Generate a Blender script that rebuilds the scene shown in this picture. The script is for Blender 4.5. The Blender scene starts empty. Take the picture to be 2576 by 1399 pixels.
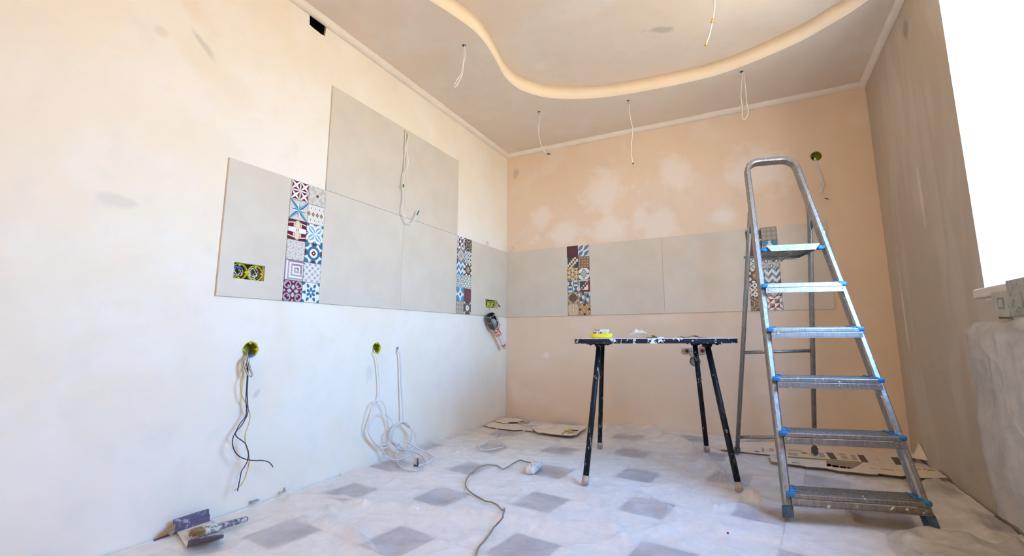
import bpy, bmesh, math, random
import numpy as np
from mathutils import Vector, Matrix, noise as mnoise

random.seed(7)
S = bpy.context.scene
COL = S.collection
PI = math.pi
V3 = lambda *a: np.array(a, float)

# ------------------------------------------------------------------ camera
F, PPX, PPY = 1129.10, 1334.46, 674.64          # pixels of the 2576 x 1399 frame
PITCH, YAW, ROLL = 0.15187, 0.44990, -0.0049
CAM = V3(1.9783, -3.5908, 0.7104)
_f = V3(-math.sin(YAW)*math.cos(PITCH), math.cos(YAW)*math.cos(PITCH), math.sin(PITCH))
_r = V3(math.cos(YAW), math.sin(YAW), 0); _u = np.cross(_r, _f)
RT = math.cos(ROLL)*_r + math.sin(ROLL)*_u
UP = -math.sin(ROLL)*_r + math.cos(ROLL)*_u
cd = bpy.data.cameras.new('camera'); cam = bpy.data.objects.new('camera', cd); COL.objects.link(cam)
cd.sensor_fit = 'HORIZONTAL'; cd.sensor_width = 36; cd.lens = 36*F/2576
cd.shift_x = (1288-PPX)/2576; cd.shift_y = (PPY-699.5)/2576; cd.clip_start = .05
cam.matrix_world = Matrix(((RT[0], UP[0], -_f[0], CAM[0]), (RT[1], UP[1], -_f[1], CAM[1]),
                           (RT[2], UP[2], -_f[2], CAM[2]), (0, 0, 0, 1)))
S.camera = cam

# ------------------------------------------------------------------ world, daylight, exposure
S.view_settings.view_transform = 'Standard'; S.view_settings.look = 'None'
S.view_settings.gamma = 1; S.view_settings.use_curve_mapping = False
S.view_settings.exposure = 0.0
S.cycles.use_denoising = True
S.cycles.max_bounces = 12; S.cycles.diffuse_bounces = 10; S.cycles.use_adaptive_sampling = True; S.cycles.adaptive_threshold = .12; S.cycles.adaptive_min_samples = 20; S.cycles.glossy_bounces = 3
S.cycles.transparent_max_bounces = 8; S.cycles.transmission_bounces = 6
S.cycles.sample_clamp_indirect = 8.0
S.cycles.caustics_reflective = False; S.cycles.caustics_refractive = False
SKY = 30.5
w = bpy.data.worlds.new('sky'); S.world = w; w.use_nodes = True
nt = w.node_tree; nt.nodes.clear()
tc = nt.nodes.new('ShaderNodeTexCoord'); sep = nt.nodes.new('ShaderNodeSeparateXYZ')
mr = nt.nodes.new('ShaderNodeMapRange'); mr.inputs[1].default_value = -1; mr.inputs[2].default_value = 1
rp = nt.nodes.new('ShaderNodeValToRGB'); bg = nt.nodes.new('ShaderNodeBackground'); wo = nt.nodes.new('ShaderNodeOutputWorld')
nt.links.new(tc.outputs['Generated'], sep.inputs[0]); nt.links.new(sep.outputs[2], mr.inputs[0])
nt.links.new(mr.outputs[0], rp.inputs[0]); nt.links.new(rp.outputs[0], bg.inputs[0]); nt.links.new(bg.outputs[0], wo.inputs[0])
el = rp.color_ramp.elements
el[0].position = 0.0; el[0].color = (.40, .35, .28, 1)
el[1].position = 1.0; el[1].color = (.22, .52, 1.22, 1)
for p, c in ((.44, (.52, .45, .36, 1)), (.50, (.82, .86, .90, 1)), (.55, (.60, .83, 1.16, 1)), (.64, (.36, .71, 1.26, 1)), (.80, (.22, .57, 1.26, 1))):
    e = el.new(p); e.color = c
bg.inputs[1].default_value = SKY

W, ZC, ZB, ZT, ZU, RISE = 2.8125, 2.4315, .8845, 1.4845, 2.0845, .10
YF = -6.0                                             # wall behind the camera
WY0, WY1, WZ0, WZ1, WX = -2.40, -1.257, .840, 2.36, 3.20   # window opening
pl = bpy.data.lights.new('window_portal', 'AREA'); pl.shape = 'RECTANGLE'
pl.size = WZ1-WZ0; pl.size_y = WY1-WY0; pl.cycles.is_portal = True
po = bpy.data.objects.new('window_portal', pl); COL.objects.link(po)
po.location = (WX+.03, (WY0+WY1)/2, (WZ0+WZ1)/2); po.rotation_euler = (0, PI/2, 0)

dl = bpy.data.lights.new('warm_fill_light', 'AREA'); dl.shape = 'RECTANGLE'; dl.size = 1.3; dl.size_y = 2.0  # warm fill lamp added behind the camera; no doorway is modelled
dl.color = (1.0, .72, .47); dl.energy = 54; dl.spread = math.radians(80)
do = bpy.data.objects.new('warm_fill_light', dl); COL.objects.link(do)
do.location = (1.85, YF+.02, 1.08); do.rotation_euler = (PI/2, 0, PI)

# ------------------------------------------------------------------ measuring helpers
def ray(px, py):
    return _f + RT*(px-PPX)/F + UP*(PPY-py)/F
def on(px, py, ax, v):
    r = ray(px, py); return CAM + r*(v-CAM[ax])/r[ax]
def onplane(px, py, P, N):
    r = ray(px, py); return CAM + r*((P-CAM) @ N)/(r @ N)
def lw(px, py, x=.01, zmin=.012):
    """point at distance x from the left wall, or on the floor when that is higher"""
    p = on(px, py, 0, x)
    return p if p[2] > zmin else on(px, py, 2, zmin)
def crop(x0, y0, s, pts):
    return [(x0+a/s, y0+b/s) for a, b in pts]

# ------------------------------------------------------------------ mesh builder
class MB:
    def __init__(s): s.v = []; s.f = []; s.m = []; s.sm = []
    def add(s, vs, fs, mi=0, smooth=False):
        o = len(s.v); s.v += [tuple(float(c) for c in p) for p in vs]
        for f in fs: s.f.append([o+i for i in f]); s.m.append(mi); s.sm.append(smooth)
    def box(s, c, sx, sy, sz, R=None, mi=0, ch=0):
        """chamfered box centred at c"""
        c = np.array(c, float); R = np.eye(3) if R is None else R
        hx, hy, hz = sx/2, sy/2, sz/2
        if ch <= 0:
            vs = [c + R @ V3(x*hx, y*hy, z*hz) for x in (-1, 1) for y in (-1, 1) for z in (-1, 1)]
            s.add(vs, [(0, 1, 3, 2), (4, 6, 7, 5), (0, 4, 5, 1), (2, 3, 7, 6), (0, 2, 6, 4), (1, 5, 7, 3)], mi); return
        bm = bmesh.new(); bmesh.ops.create_cube(bm, size=1)
        for v in bm.verts: v.co = Vector((v.co.x*sx, v.co.y*sy, v.co.z*sz))
        bmesh.ops.bevel(bm, geom=bm.edges[:], offset=min(ch, .45*min(sx, sy, sz)), segments=2, affect='EDGES', profile=.5)
        bm.verts.index_update()
        s.add([c + R @ V3(*v.co) for v in bm.verts], [[v.index for v in f.verts] for f in bm.faces], mi); bm.free()
    def sweep(s, path, section, frame, mi=0, smooth=False, closed=False):
        """section: list of (a,b); frame(i) -> (A,B) axes at path point i"""
        n = len(section); vs = []
        for i, p in enumerate(path):
            A, B = frame(i); vs += [np.array(p)+A*a+B*b for a, b in section]
        fs = []
        L = len(path)
        for i in range(L if closed else L-1):
            for j in range(n):
                a, b = i*n+j, i*n+(j+1) % n
                c, d = ((i+1) % L)*n+(j+1) % n, ((i+1) % L)*n+j
                fs.append((a, b, c, d))
        s.add(vs, fs, mi, smooth)
        if not closed:
            s.f.append([len(s.v)-len(vs)+j for j in range(n)][::-1]); s.m.append(mi); s.sm.append(False)
            s.f.append([len(s.v)-n+j for j in range(n)]); s.m.append(mi); s.sm.append(False)
    def tube(s, pts, r, n=8, mi=0, closed=False):
        pts = [np.array(p, float) for p in pts]; L = len(pts)
        rs = r if isinstance(r, (list, tuple, np.ndarray)) else [r]*L
        T = []
        for i in range(L):
            if closed: t = pts[(i+1) % L]-pts[i-1]
            else: t = pts[min(i+1, L-1)]-pts[max(i-1, 0)]
            T.append(t/(np.linalg.norm(t)+1e-12))
        a = V3(0, 0, 1) if abs(T[0][2]) < .9 else V3(1, 0, 0)
        A = np.cross(T[0], a); A /= np.linalg.norm(A); fr = []
        for i in range(L):
            A = A - T[i]*(A @ T[i]); A /= np.linalg.norm(A); fr.append((A.copy(), np.cross(T[i], A)))
        vs = []
        for i in range(L):
            for j in range(n):
                t = 2*PI*j/n; vs.append(pts[i]+rs[i]*(math.cos(t)*fr[i][0]+math.sin(t)*fr[i][1]))
        fs = []
        for i in range(L if closed else L-1):
            for j in range(n):
                fs.append((i*n+j, i*n+(j+1) % n, ((i+1) % L)*n+(j+1) % n, ((i+1) % L)*n+j))
        s.add(vs, fs, mi, True)
        if not closed:
            o = len(s.v)-len(vs)
            s.f.append([o+j for j in range(n)][::-1]); s.m.append(mi); s.sm.append(False)
            s.f.append([len(s.v)-n+j for j in range(n)]); s.m.append(mi); s.sm.append(False)
    def lathe(s, P0, ax, prof, n=24, mi=0, cap=True):
        """prof: list of (t, r) along axis ax from P0"""
        ax = np.array(ax, float); ax /= np.linalg.norm(ax); P0 = np.array(P0, float)
        a = V3(0, 0, 1) if abs(ax[2]) < .9 else V3(1, 0, 0)
        A = np.cross(ax, a); A /= np.linalg.norm(A); B = np.cross(ax, A)
        vs = [P0+ax*t+r*(math.cos(2*PI*j/n)*A+math.sin(2*PI*j/n)*B) for t, r in prof for j in range(n)]
        fs = [(i*n+j, i*n+(j+1) % n, (i+1)*n+(j+1) % n, (i+1)*n+j) for i in range(len(prof)-1) for j in range(n)]
        s.add(vs, fs, mi, True)
        if cap:
            o = len(s.v)-len(vs)
            s.f.append([o+j for j in range(n)][::-1]); s.m.append(mi); s.sm.append(False)
            s.f.append([len(s.v)-n+j for j in range(n)]); s.m.append(mi); s.sm.append(False)
    def prism(s, poly, off, mi=0):
        """planar polygon (3D points) extruded by vector off, concave allowed"""
        from mathutils.geometry import tessellate_polygon
        n = len(poly); P = [np.array(p, float) for p in poly]; off = np.array(off, float)
        tri = tessellate_polygon([[Vector(p) for p in P]])
        vs = P+[p+off for p in P]
        fs = [tuple(t) for t in tri]+[tuple(i+n for i in t[::-1]) for t in tri]
        fs += [(i, (i+1) % n, (i+1) % n+n, i+n) for i in range(n)]
        s.add(vs, fs, mi)
    def grid(s, G, mi=0, smooth=True):
        G = np.asarray(G); a, b = G.shape[:2]
        s.add(list(G.reshape(-1, 3)), [(i*b+j, (i+1)*b+j, (i+1)*b+j+1, i*b+j+1) for i in range(a-1) for j in range(b-1)], mi, smooth)

def smooth_path(pts, k=6, closed=False):
    P = [np.array(p, float) for p in pts]; n = len(P); out = []
    for i in range(n if closed else n-1):
        if closed: a, b, c, d = P[i-1], P[i], P[(i+1) % n], P[(i+2) % n]
        else: a, b, c, d = P[max(i-1, 0)], P[i], P[i+1], P[min(i+2, n-1)]
        for j in range(k):
            t = j/k
            out.append(.5*((2*b)+(c-a)*t+(2*a-5*b+4*c-d)*t*t+(3*b-a-3*c+d)*t**3))
    if not closed: out.append(P[-1])
    return out

# ------------------------------------------------------------------ object helpers
ORG = {}
def fixn(me):
    bm = bmesh.new(); bm.from_mesh(me); bmesh.ops.recalc_face_normals(bm, faces=bm.faces[:]); bm.to_mesh(me); bm.free()
def obj(name, mb, mats, parent=None, label=None, cat=None, group=None, kind=None, recalc=True, org=None):
    v = np.array(mb.v, float)
    if org is None: org = (v.min(0)+v.max(0))/2
    org = np.array(org, float)
    me = bpy.data.meshes.new(name); me.from_pydata([tuple(p) for p in v-org], [], mb.f)
    me.polygons.foreach_set('material_index', mb.m); me.polygons.foreach_set('use_smooth', mb.sm)
    for m in (mats if isinstance(mats, (list, tuple)) else [mats]): me.materials.append(m)
    if recalc: fixn(me)
    me.update()
    return link(name, me, org, parent, label, cat, group, kind)
def link(name, data, org, parent=None, label=None, cat=None, group=None, kind=None):
    o = bpy.data.objects.new(name, data); COL.objects.link(o); ORG[o.name] = np.array(org, float)
    if parent:
        o.parent = parent; o.location = tuple(org-ORG[parent.name])
    else: o.location = tuple(org)
    tag(o, label, cat, group, kind)
    return o
def tag(o, label=None, cat=None, group=None, kind=None):
    if label: o['label'] = label
    if cat: o['category'] = cat
    if group: o['group'] = group
    if kind: o['kind'] = kind
def thing(name, label, cat, loc, group=None):
    return link(name, None, np.array(loc, float), None, label, cat, group)
def cut(o, cutter):
    """subtract the cutter mesh for good"""
    me = bpy.data.meshes.new('c'); me.from_pydata(cutter.v, [], cutter.f); fixn(me)
    c = bpy.data.objects.new('c', me); COL.objects.link(c)
    m = o.modifiers.new('b', 'BOOLEAN'); m.operation = 'DIFFERENCE'; m.solver = 'EXACT'; m.object = c
    bpy.context.view_layer.update()
    dg = bpy.context.evaluated_depsgraph_get()
    new = bpy.data.meshes.new_from_object(o.evaluated_get(dg)); nm = o.data.name
    o.modifiers.clear(); o.data = new; new.name = nm
    bpy.data.objects.remove(c); bpy.data.meshes.remove(me)

# ------------------------------------------------------------------ material helpers
def newmat(name):
    m = bpy.data.materials.new(name); m.use_nodes = True
    m.node_tree.nodes.clear()
    t = m.node_tree
    o = t.nodes.new('ShaderNodeOutputMaterial'); b = t.nodes.new('ShaderNodeBsdfPrincipled')
    t.links.new(b.outputs[0], o.inputs[0])
    return m, t, b, o
class N:
    """a number flowing through shader math nodes"""
    def __init__(s, t, v): s.t = t; s.v = v
    def op(s, o, *a):
        n = s.t.nodes.new('ShaderNodeMath'); n.operation = o
        for i, x in enumerate((s,)+a):
            x = x.v if isinstance(x, N) else x
            if isinstance(x, (int, float)): n.inputs[i].default_value = x
            else: s.t.links.new(x, n.inputs[i])
        return N(s.t, n.outputs[0])
    def __add__(s, o): return s.op('ADD', o)
    __radd__ = __add__
    def __sub__(s, o): return s.op('SUBTRACT', o)
    def __rsub__(s, o): return N(s.t, o).op('SUBTRACT', s)
    def __mul__(s, o): return s.op('MULTIPLY', o)
    __rmul__ = __mul__
    def __truediv__(s, o): return s.op('DIVIDE', o)
    def __neg__(s): return s.op('MULTIPLY', -1.0)
    def __abs__(s): return s.op('ABSOLUTE')
    def __lt__(s, o): return s.op('LESS_THAN', o)
    def __gt__(s, o): return s.op('GREATER_THAN', o)
    def __and__(s, o): return s.op('MULTIPLY', o)
    def __or__(s, o): return s.op('MAXIMUM', o)
    def inv(s): return 1.0-s
    def fr(s): return s.op('FRACT')
    def fl(s): return s.op('FLOOR')
    def pp(s, k): return s.op('PINGPONG', k)
    def mod(s, k): return s.op('FLOORED_MODULO', k)
def mx(a, b): return a.op('MAXIMUM', b)
def mn(a, b): return a.op('MINIMUM', b)
def ln(a, b): return (a*a+b*b).op('SQRT')
def at2(a, b): return a.op('ARCTAN2', b)
def btw(x, a, b): return (x > a) & (x < b)
def cell(x, n): return (((x+1)*(n/2)).fr()*2)-1
def mixc(t, a, b, fac):
    n = t.nodes.new('ShaderNodeMix'); n.data_type = 'RGBA'
    for x, i in ((a, 6), (b, 7)):
        if isinstance(x, tuple): n.inputs[i].default_value = (*x, 1)
        else: t.links.new(x, n.inputs[i])
    if isinstance(fac, (int, float)): n.inputs[0].default_value = fac
    else: t.links.new(fac.v if isinstance(fac, N) else fac, n.inputs[0])
    return n.outputs[2]
def coord(t, kind='Object', scale=(1, 1, 1)):
    c = t.nodes.new('ShaderNodeTexCoord'); m = t.nodes.new('ShaderNodeMapping'); m.inputs['Scale'].default_value = scale
    t.links.new(c.outputs[kind], m.inputs[0]); return m.outputs[0]
def wpos(t):
    return t.nodes.new('ShaderNodeNewGeometry').outputs['Position']
def noise(t, vec, scale, detail=3, rough=.55, dist=0.0):
    n = t.nodes.new('ShaderNodeTexNoise'); n.inputs['Scale'].default_value = scale; n.inputs['Detail'].default_value = detail
    n.inputs['Roughness'].default_value = rough; n.inputs['Distortion'].default_value = dist
    t.links.new(vec, n.inputs['Vector']); return n.outputs[0]
def ramp(t, f, stops):
    r = t.nodes.new('ShaderNodeValToRGB'); e = r.color_ramp.elements
    while len(e) > 1: e.remove(e[0])
    for i, (p, c) in enumerate(stops):
        x = e[0] if i == 0 else e.new(p)
        x.position = p; x.color = (c, c, c, 1) if isinstance(c, (int, float)) else (*c, 1)
    t.links.new(f.v if isinstance(f, N) else f, r.inputs[0]); return r.outputs[0]
def bump(t, b, h, strength=.2, dist=.01):
    n = t.nodes.new('ShaderNodeBump'); n.inputs['Strength'].default_value = strength; n.inputs['Distance'].default_value = dist
    t.links.new(h.v if isinstance(h, N) else h, n.inputs['Height']); t.links.new(n.outputs[0], b.inputs['Normal'])
def pm(name, c, c2=None, scale=20, lo=.4, hi=.65, rough=.55, metal=0, bmp=0, coat=0, spec=.5):
    """plain procedural material: two tones mixed by noise"""
    m, t, b, o = newmat(name)
    c2 = c2 or tuple(x*.85 for x in c)
    f = noise(t, coord(t), scale, 4)
    t.links.new(mixc(t, c, c2, ramp(t, f, [(lo, 0), (hi, 1)])), b.inputs['Base Color'])
    b.inputs['Roughness'].default_value = rough; b.inputs['Metallic'].default_value = metal
    b.inputs['Specular IOR Level'].default_value = spec
    if coat: b.inputs['Coat Weight'].default_value = coat
    if bmp: bump(t, b, f, bmp, .003)
    return m

def wallmat(name, base, warm, pale, seed, spots=(), streak=False, blot=(.52, .60)):
    m, t, b, o = newmat(name)
    mp = t.nodes.new('ShaderNodeMapping'); mp.inputs['Location'].default_value = (seed*3.1, seed*1.7, seed*.9)
    if streak: mp.inputs['Scale'].default_value = (1, 2.4, .45)
    t.links.new(wpos(t), mp.inputs[0]); p = mp.outputs[0]
    big = noise(t, p, 1.1, 3, .55, .6); mid = noise(t, p, 2.6, 3, .5, .5); fine = noise(t, p, 9, 4, .6, .3)
    c = mixc(t, base, warm, ramp(t, big, [(.38, 0), (.62, 1)]))
    c = mixc(t, c, pale, ramp(t, mid, [(blot[0], 0), (blot[1], .8)]))
    c = mixc(t, c, tuple(x*.93 for x in base), ramp(t, fine, [(.5, 0), (.7, .5)]))
    if spots:
        sp = t.nodes.new('ShaderNodeSeparateXYZ'); t.links.new(wpos(t), sp.inputs[0])
        X = [N(t, q) for q in sp.outputs]
        jit = N(t, noise(t, wpos(t), 6, 4, .6))*2.4-.35
        for (P, rx, ry, ang, col, amt) in spots:
            ax = [0, 1, 2]; ax.remove(P[3])
            a = X[ax[0]]-float(P[ax[0]]); d = X[ax[1]]-float(P[ax[1]])
            ca, sa = math.cos(ang), math.sin(ang)
            q = ln((a*ca+d*sa)/rx, (d*ca-a*sa)/ry)*jit
            c = mixc(t, c, col, ramp(t, q, [(.45, amt), (1.0, 0)]))
    t.links.new(c, b.inputs['Base Color']); b.inputs['Roughness'].default_value = .9
    b.inputs['Specular IOR Level'].default_value = .2
    h = N(t, fine)*.6+N(t, noise(t, p, 40, 3))*.25
    bump(t, b, h, .12, .01)
    return m

# ================================================================== ROOM SHELL
PEACH, WARM, PALE = (.76, .64, .515), (.745, .61, .47), (.765, .67, .57)
GREY = (.42, .39, .36)
def spL(px, py): return tuple(on(px, py, 0, 0))+(0,)
def spB(px, py): return tuple(on(px, py, 1, 0))+(1,)
def spR(px, py): return tuple(on(px, py, 0, W))+(0,)
M_left = wallmat('putty_left', (.805, .77, .685), (.80, .745, .635), (.815, .79, .725), 1,
    [(spL(305, 507), .07, .026, .0, (.46, .47, .48), .3), (spL(512, 112), .065, .012, -.75, (.45, .43, .40), .45),
     (spL(480, 10), .10, .05, -.7, (.76, .65, .50), .4), (spL(575, 215), .16, .05, -.4, (.77, .68, .53), .25),
     (spL(929, 935), .035, .05, .3, (.62, .60, .56), .55), (spL(646, 990), .03, .012, .9, (.45, .42, .38), .4),
     (spL(1226, 612), .03, .02, .0, (.50, .47, .44), .6), (spL(405, 78), .03, .03, 0, (.62, .56, .45), .5)], blot=(.45, .58))
M_back = wallmat('putty_back', PEACH, WARM, PALE, 2,
    [(spB(1297, 436), .028, .035, 0, (.50, .42, .34), .6), (spB(1517, 420), .07, .05, 0, (.66, .58, .49), .6),
     (spB(1375, 893), .03, .03, 0, (.82, .74, .66), .8), (spB(1690, 430), 0.135, 0.149, .3, (.80, .73, .66), .95),
     (spB(1520, 480), 0.176, 0.189, .2, (.80, .73, .66), .95), (spB(1530, 575), 0.135, 0.135, .0, (.80, .73, .66), .95),
     (spB(1365, 545), 0.108, 0.121, .0, (.80, .73, .65), .95), (spB(1420, 590), 0.162, 0.121, .0, (.80, .73, .65), .95),
     (spB(1660, 570), 0.162, 0.162, .4, (.80, .73, .65), .95), (spB(1815, 545), 0.121, 0.068, .0, (.80, .73, .65), .95),
     (spB(1900, 430), 0.189, 0.189, .2, (.80, .73, .66), .9), (spB(1610, 545), 0.068, 0.108, .0, (.80, .73, .65), .9)], blot=(.56, .66))
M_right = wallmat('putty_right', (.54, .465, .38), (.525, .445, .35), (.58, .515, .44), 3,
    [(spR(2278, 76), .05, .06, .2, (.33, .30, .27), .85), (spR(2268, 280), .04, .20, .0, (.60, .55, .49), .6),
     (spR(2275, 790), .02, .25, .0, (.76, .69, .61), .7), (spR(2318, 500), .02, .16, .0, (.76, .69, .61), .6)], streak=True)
M_front = wallmat('putty_front', (.84, .70, .54), (.83, .67, .49), (.85, .74, .60), 4)
M_ceil = wallmat('putty_ceiling', (.765, .69, .60), (.75, .665, .56), (.775, .72, .65), 5,
    [(tuple(on(1665, 75, 2, ZC+RISE))+(2,), .07, .03, .5, (.42, .39, .36), .6),
     (tuple(on(1355, 170, 2, ZC+RISE))+(2,), .06, .06, 0, (.82, .76, .69), .7)])
M_edge = wallmat('putty_lit_edge', (.87, .765, .60), (.86, .74, .57), (.87, .77, .62), 6)  # ceiling putty in a lighter tone: light on the step face, put into the colour

mb = MB(); mb.box((-.125, YF/2, 1.25), .25, -YF, 2.9)
wall_left = obj('wall_left', mb, M_left, kind='structure')
mb = MB(); mb.box((W/2+.07, .125, 1.25), W+.66, .25, 2.9)
wall_back = obj('wall_back', mb, M_back, kind='structure')
mb = MB()
XM, XT = (W+WX)/2, WX-W
mb.box((XM, YF/2, WZ0/2-.1), XT, -YF, WZ0+.2)
mb.box((XM, YF/2, (WZ1+2.7)/2), XT, -YF, 2.7-WZ1)
mb.box((XM, WY1/2, (WZ0+WZ1)/2), XT, -WY1, WZ1-WZ0)
mb.box((XM, (WY0+YF)/2, (WZ0+WZ1)/2), XT, WY0-YF, WZ1-WZ0)
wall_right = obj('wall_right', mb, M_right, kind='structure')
mb = MB(); mb.box((W/2+.07, YF-.1, 1.25), W+.66, .2, 2.9)
wall_front = obj('wall_front', mb, M_front, kind='structure')

# ceiling: upper slab, and the lowered border with its wavy edge as a part
mb = MB(); mb.box((W/2, YF/2, ZC+RISE+.05), W, -YF, .1)
ceiling = obj('ceiling', mb, M_ceil, kind='structure')
edge_px = [(1080, 0), (1135, 35), (1190, 75), (1218, 105), (1240, 140), (1256, 168), (1272, 195), (1310, 226), (1380, 246), (1480, 248), (1600, 233), (1800, 190), (1990, 115), (2100, 55), (2195, 0)]
edge = [on(x, y, 2, ZC) for x, y in edge_px]
edge = [V3(.46, -3.4, ZC), V3(.42, -2.9, ZC), V3(.50, -2.35, ZC)]+edge[:-1]+[V3(2.62, -.90, ZC), V3(W, -1.12, ZC)]
edge = [V3(.50, YF, ZC), V3(.52, -4.1, ZC)]+edge
ecurve = smooth_path(edge, 6)
poly = [V3(0, YF, ZC), *ecurve, V3(W, 0, ZC), V3(0, 0, ZC)]
mb = MB(); mb.prism(poly, (0, 0, RISE))
# faces along the wavy edge take the edge material, its putty lightened as if lit
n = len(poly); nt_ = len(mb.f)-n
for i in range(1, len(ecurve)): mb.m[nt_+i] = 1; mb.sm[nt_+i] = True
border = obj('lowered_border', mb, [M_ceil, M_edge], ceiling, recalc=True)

# coving strips
M_cove = pm('coving_white', (.80, .76, .69), (.76, .71, .63), 6, rough=.6)
R0 = .034
prof = [(0, 0), (R0, 0)]+[(R0*math.cos(a)+.002, R0*math.sin(a)+.002) for a in np.linspace(.15, PI/2-.15, 5)]+[(0, R0)]
def cove(name, a, b, A):
    mb = MB(); A = V3(*A); mb.sweep([V3(*a), V3(*b)], [(x, y) for x, y in prof], lambda i: (A, V3(0, 0, -1)), smooth=False)
    return obj(name, mb, M_cove, kind='structure')
cove('trim_1', (0, YF, ZC), (0, 0, ZC), (1, 0, 0))
cove('trim_2', (0, 0, ZC), (W, 0, ZC), (0, -1, 0))
cove('trim_3', (W, 0, ZC), (W, -1.10, ZC), (-1, 0, 0))

# ------------------------------------------------------------------ floor tiles (big light tiles with small dark ones)
M_grout = pm('grout', (.10, .095, .10), (.07, .065, .07), 40, rough=.9)
M_ftile = pm('floor_tile_white', (.84, .835, .83), (.78, .775, .775), 6, rough=.35, spec=.4)
M_fdark = pm('floor_tile_slate', (.06, .045, .15), (.12, .095, .21), 14, rough=.35, spec=.4)
mb = MB(); mb.box((W/2, YF/2, -.06), W, -YF, .108)
floor = obj('floor', mb, M_grout, kind='structure')
LT, ST, TH = .4085, .187, math.radians(-7.6)
e1 = V3(math.cos(TH), math.sin(TH)); e2 = V3(-math.sin(TH), math.cos(TH))
org2 = V3(.677, -1.826) - e1*(LT+ST/2) - e2*(ST/2)
def clip(poly, lo, hi):
    for ax, val, sg in ((0, lo[0], 1), (0, hi[0], -1), (1, lo[1], 1), (1, hi[1], -1)):
        out = []
        for i in range(len(poly)):
            p, q = poly[i-1], poly[i]; dp, dq = sg*(p[ax]-val), sg*(q[ax]-val)
            if (dp >= 0) != (dq >= 0): out.append(p+(q-p)*dp/(dp-dq))
            if dq >= 0: out.append(q)
        poly = out
        if len(poly) < 3: return []
    return poly
def area(p): return abs(sum(p[i-1][0]*p[i][1]-p[i][0]*p[i-1][1] for i in range(len(p))))/2
G = .0022
for i in range(-9, 12):
    for j in range(-12, 12):
        o = org2 + e1*(i*LT - j*ST) + e2*(i*ST + j*LT)
        for nm, a0, b0, s_, m_ in (('floor_tile', 0, 0, LT, M_ftile), ('inset_tile', LT, 0, ST, M_fdark)):
            q = [o+e1*(a0+x)+e2*(b0+y) for x, y in ((G, G), (s_-G, G), (s_-G, s_-G), (G, s_-G))]
            q = clip(q, (.007, -4.45), (W-.007, -.007))
            if len(q) < 3 or area(q) < 4e-4: continue
            mb = MB(); mb.prism([V3(x, y, -.006) for x, y in q], (0, 0, .006))
            obj(nm, mb, m_, floor)

# ------------------------------------------------------------------ window (its far jamb and sill end are in view)
M_upvc = pm('window_frame_white', (.82, .82, .80), (.78, .78, .76), 8, rough=.35)
M_glass, t, b, o_ = newmat('window_glass')
t.nodes.remove(b); tr = t.nodes.new('ShaderNodeBsdfTransparent'); gl = t.nodes.new('ShaderNodeBsdfGlossy'); ms = t.nodes.new('ShaderNodeMixShader')
gl.inputs['Roughness'].default_value = .02; ms.inputs[0].default_value = .06; tr.inputs[0].default_value = (.96, .98, .97, 1)
t.links.new(tr.outputs[0], ms.inputs[1]); t.links.new(gl.outputs[0], ms.inputs[2]); t.links.new(ms.outputs[0], o_.inputs[0])
win = link('window_1', None, V3(WX-.06, (WY0+WY1)/2, .874), kind='structure')
fx = WX-.05
def frame_part(nm, y0, y1, z0, z1, d=.06):
    mb = MB(); mb.box((fx, (y0+y1)/2, (z0+z1)/2), d, y1-y0, z1-z0, ch=.006); return obj(nm, mb, M_upvc, win)
zs = .874
frame_part('frame_rail', WY0, WY1, zs, zs+.06); frame_part('frame_rail', WY0, WY1, WZ1-.06, WZ1)
frame_part('frame_stile', WY0, WY0+.06, zs+.06, WZ1-.06); frame_part('frame_stile', WY1-.06, WY1, zs+.06, WZ1-.06)
frame_part('mullion', -1.86, -1.80, zs+.06, WZ1-.06)
for y0, y1 in ((WY0+.06, -1.86), (-1.80, WY1-.06)):
    mb = MB(); mb.box((fx, (y0+y1)/2, (zs+WZ1)/2), .012, y1-y0, WZ1-zs-.12); obj('pane', mb, M_glass, win)
M_sill = pm('sill_cream', (.70, .66, .57), (.64, .59, .50), 10, rough=.5)
mb = MB(); mb.box(((W+WX-.08)/2, (WY0+WY1)/2, .857), WX-.08-W, WY1-WY0-.002, .034)
SY = float(on(2447.5, 748, 0, W-.085)[1]); mb.box((W-.0425, (SY+WY0-.08)/2, .857), .085, SY-WY0+.08, .034, ch=.006)
obj('window_sill', mb, M_sill, win)

# ================================================================== WALL TILES
cW, cG, cM, cT, cL = (.80, .79, .77), (.50, .48, .44), (.15, .018, .035), (.045, .17, .28), (.17, .42, .62)
cK, cBR, cO, cCR, cGN, cS = (.05, .045, .045), (.12, .06, .03), (.42, .22, .06), (.72, .62, .48), (.03, .075, .065), (.10, .10, .16)
cLG, cMD, cLAV, cTAN = (.62, .60, .56), (.055, .008, .014), (.42, .40, .50), (.38, .24, .12)

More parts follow.
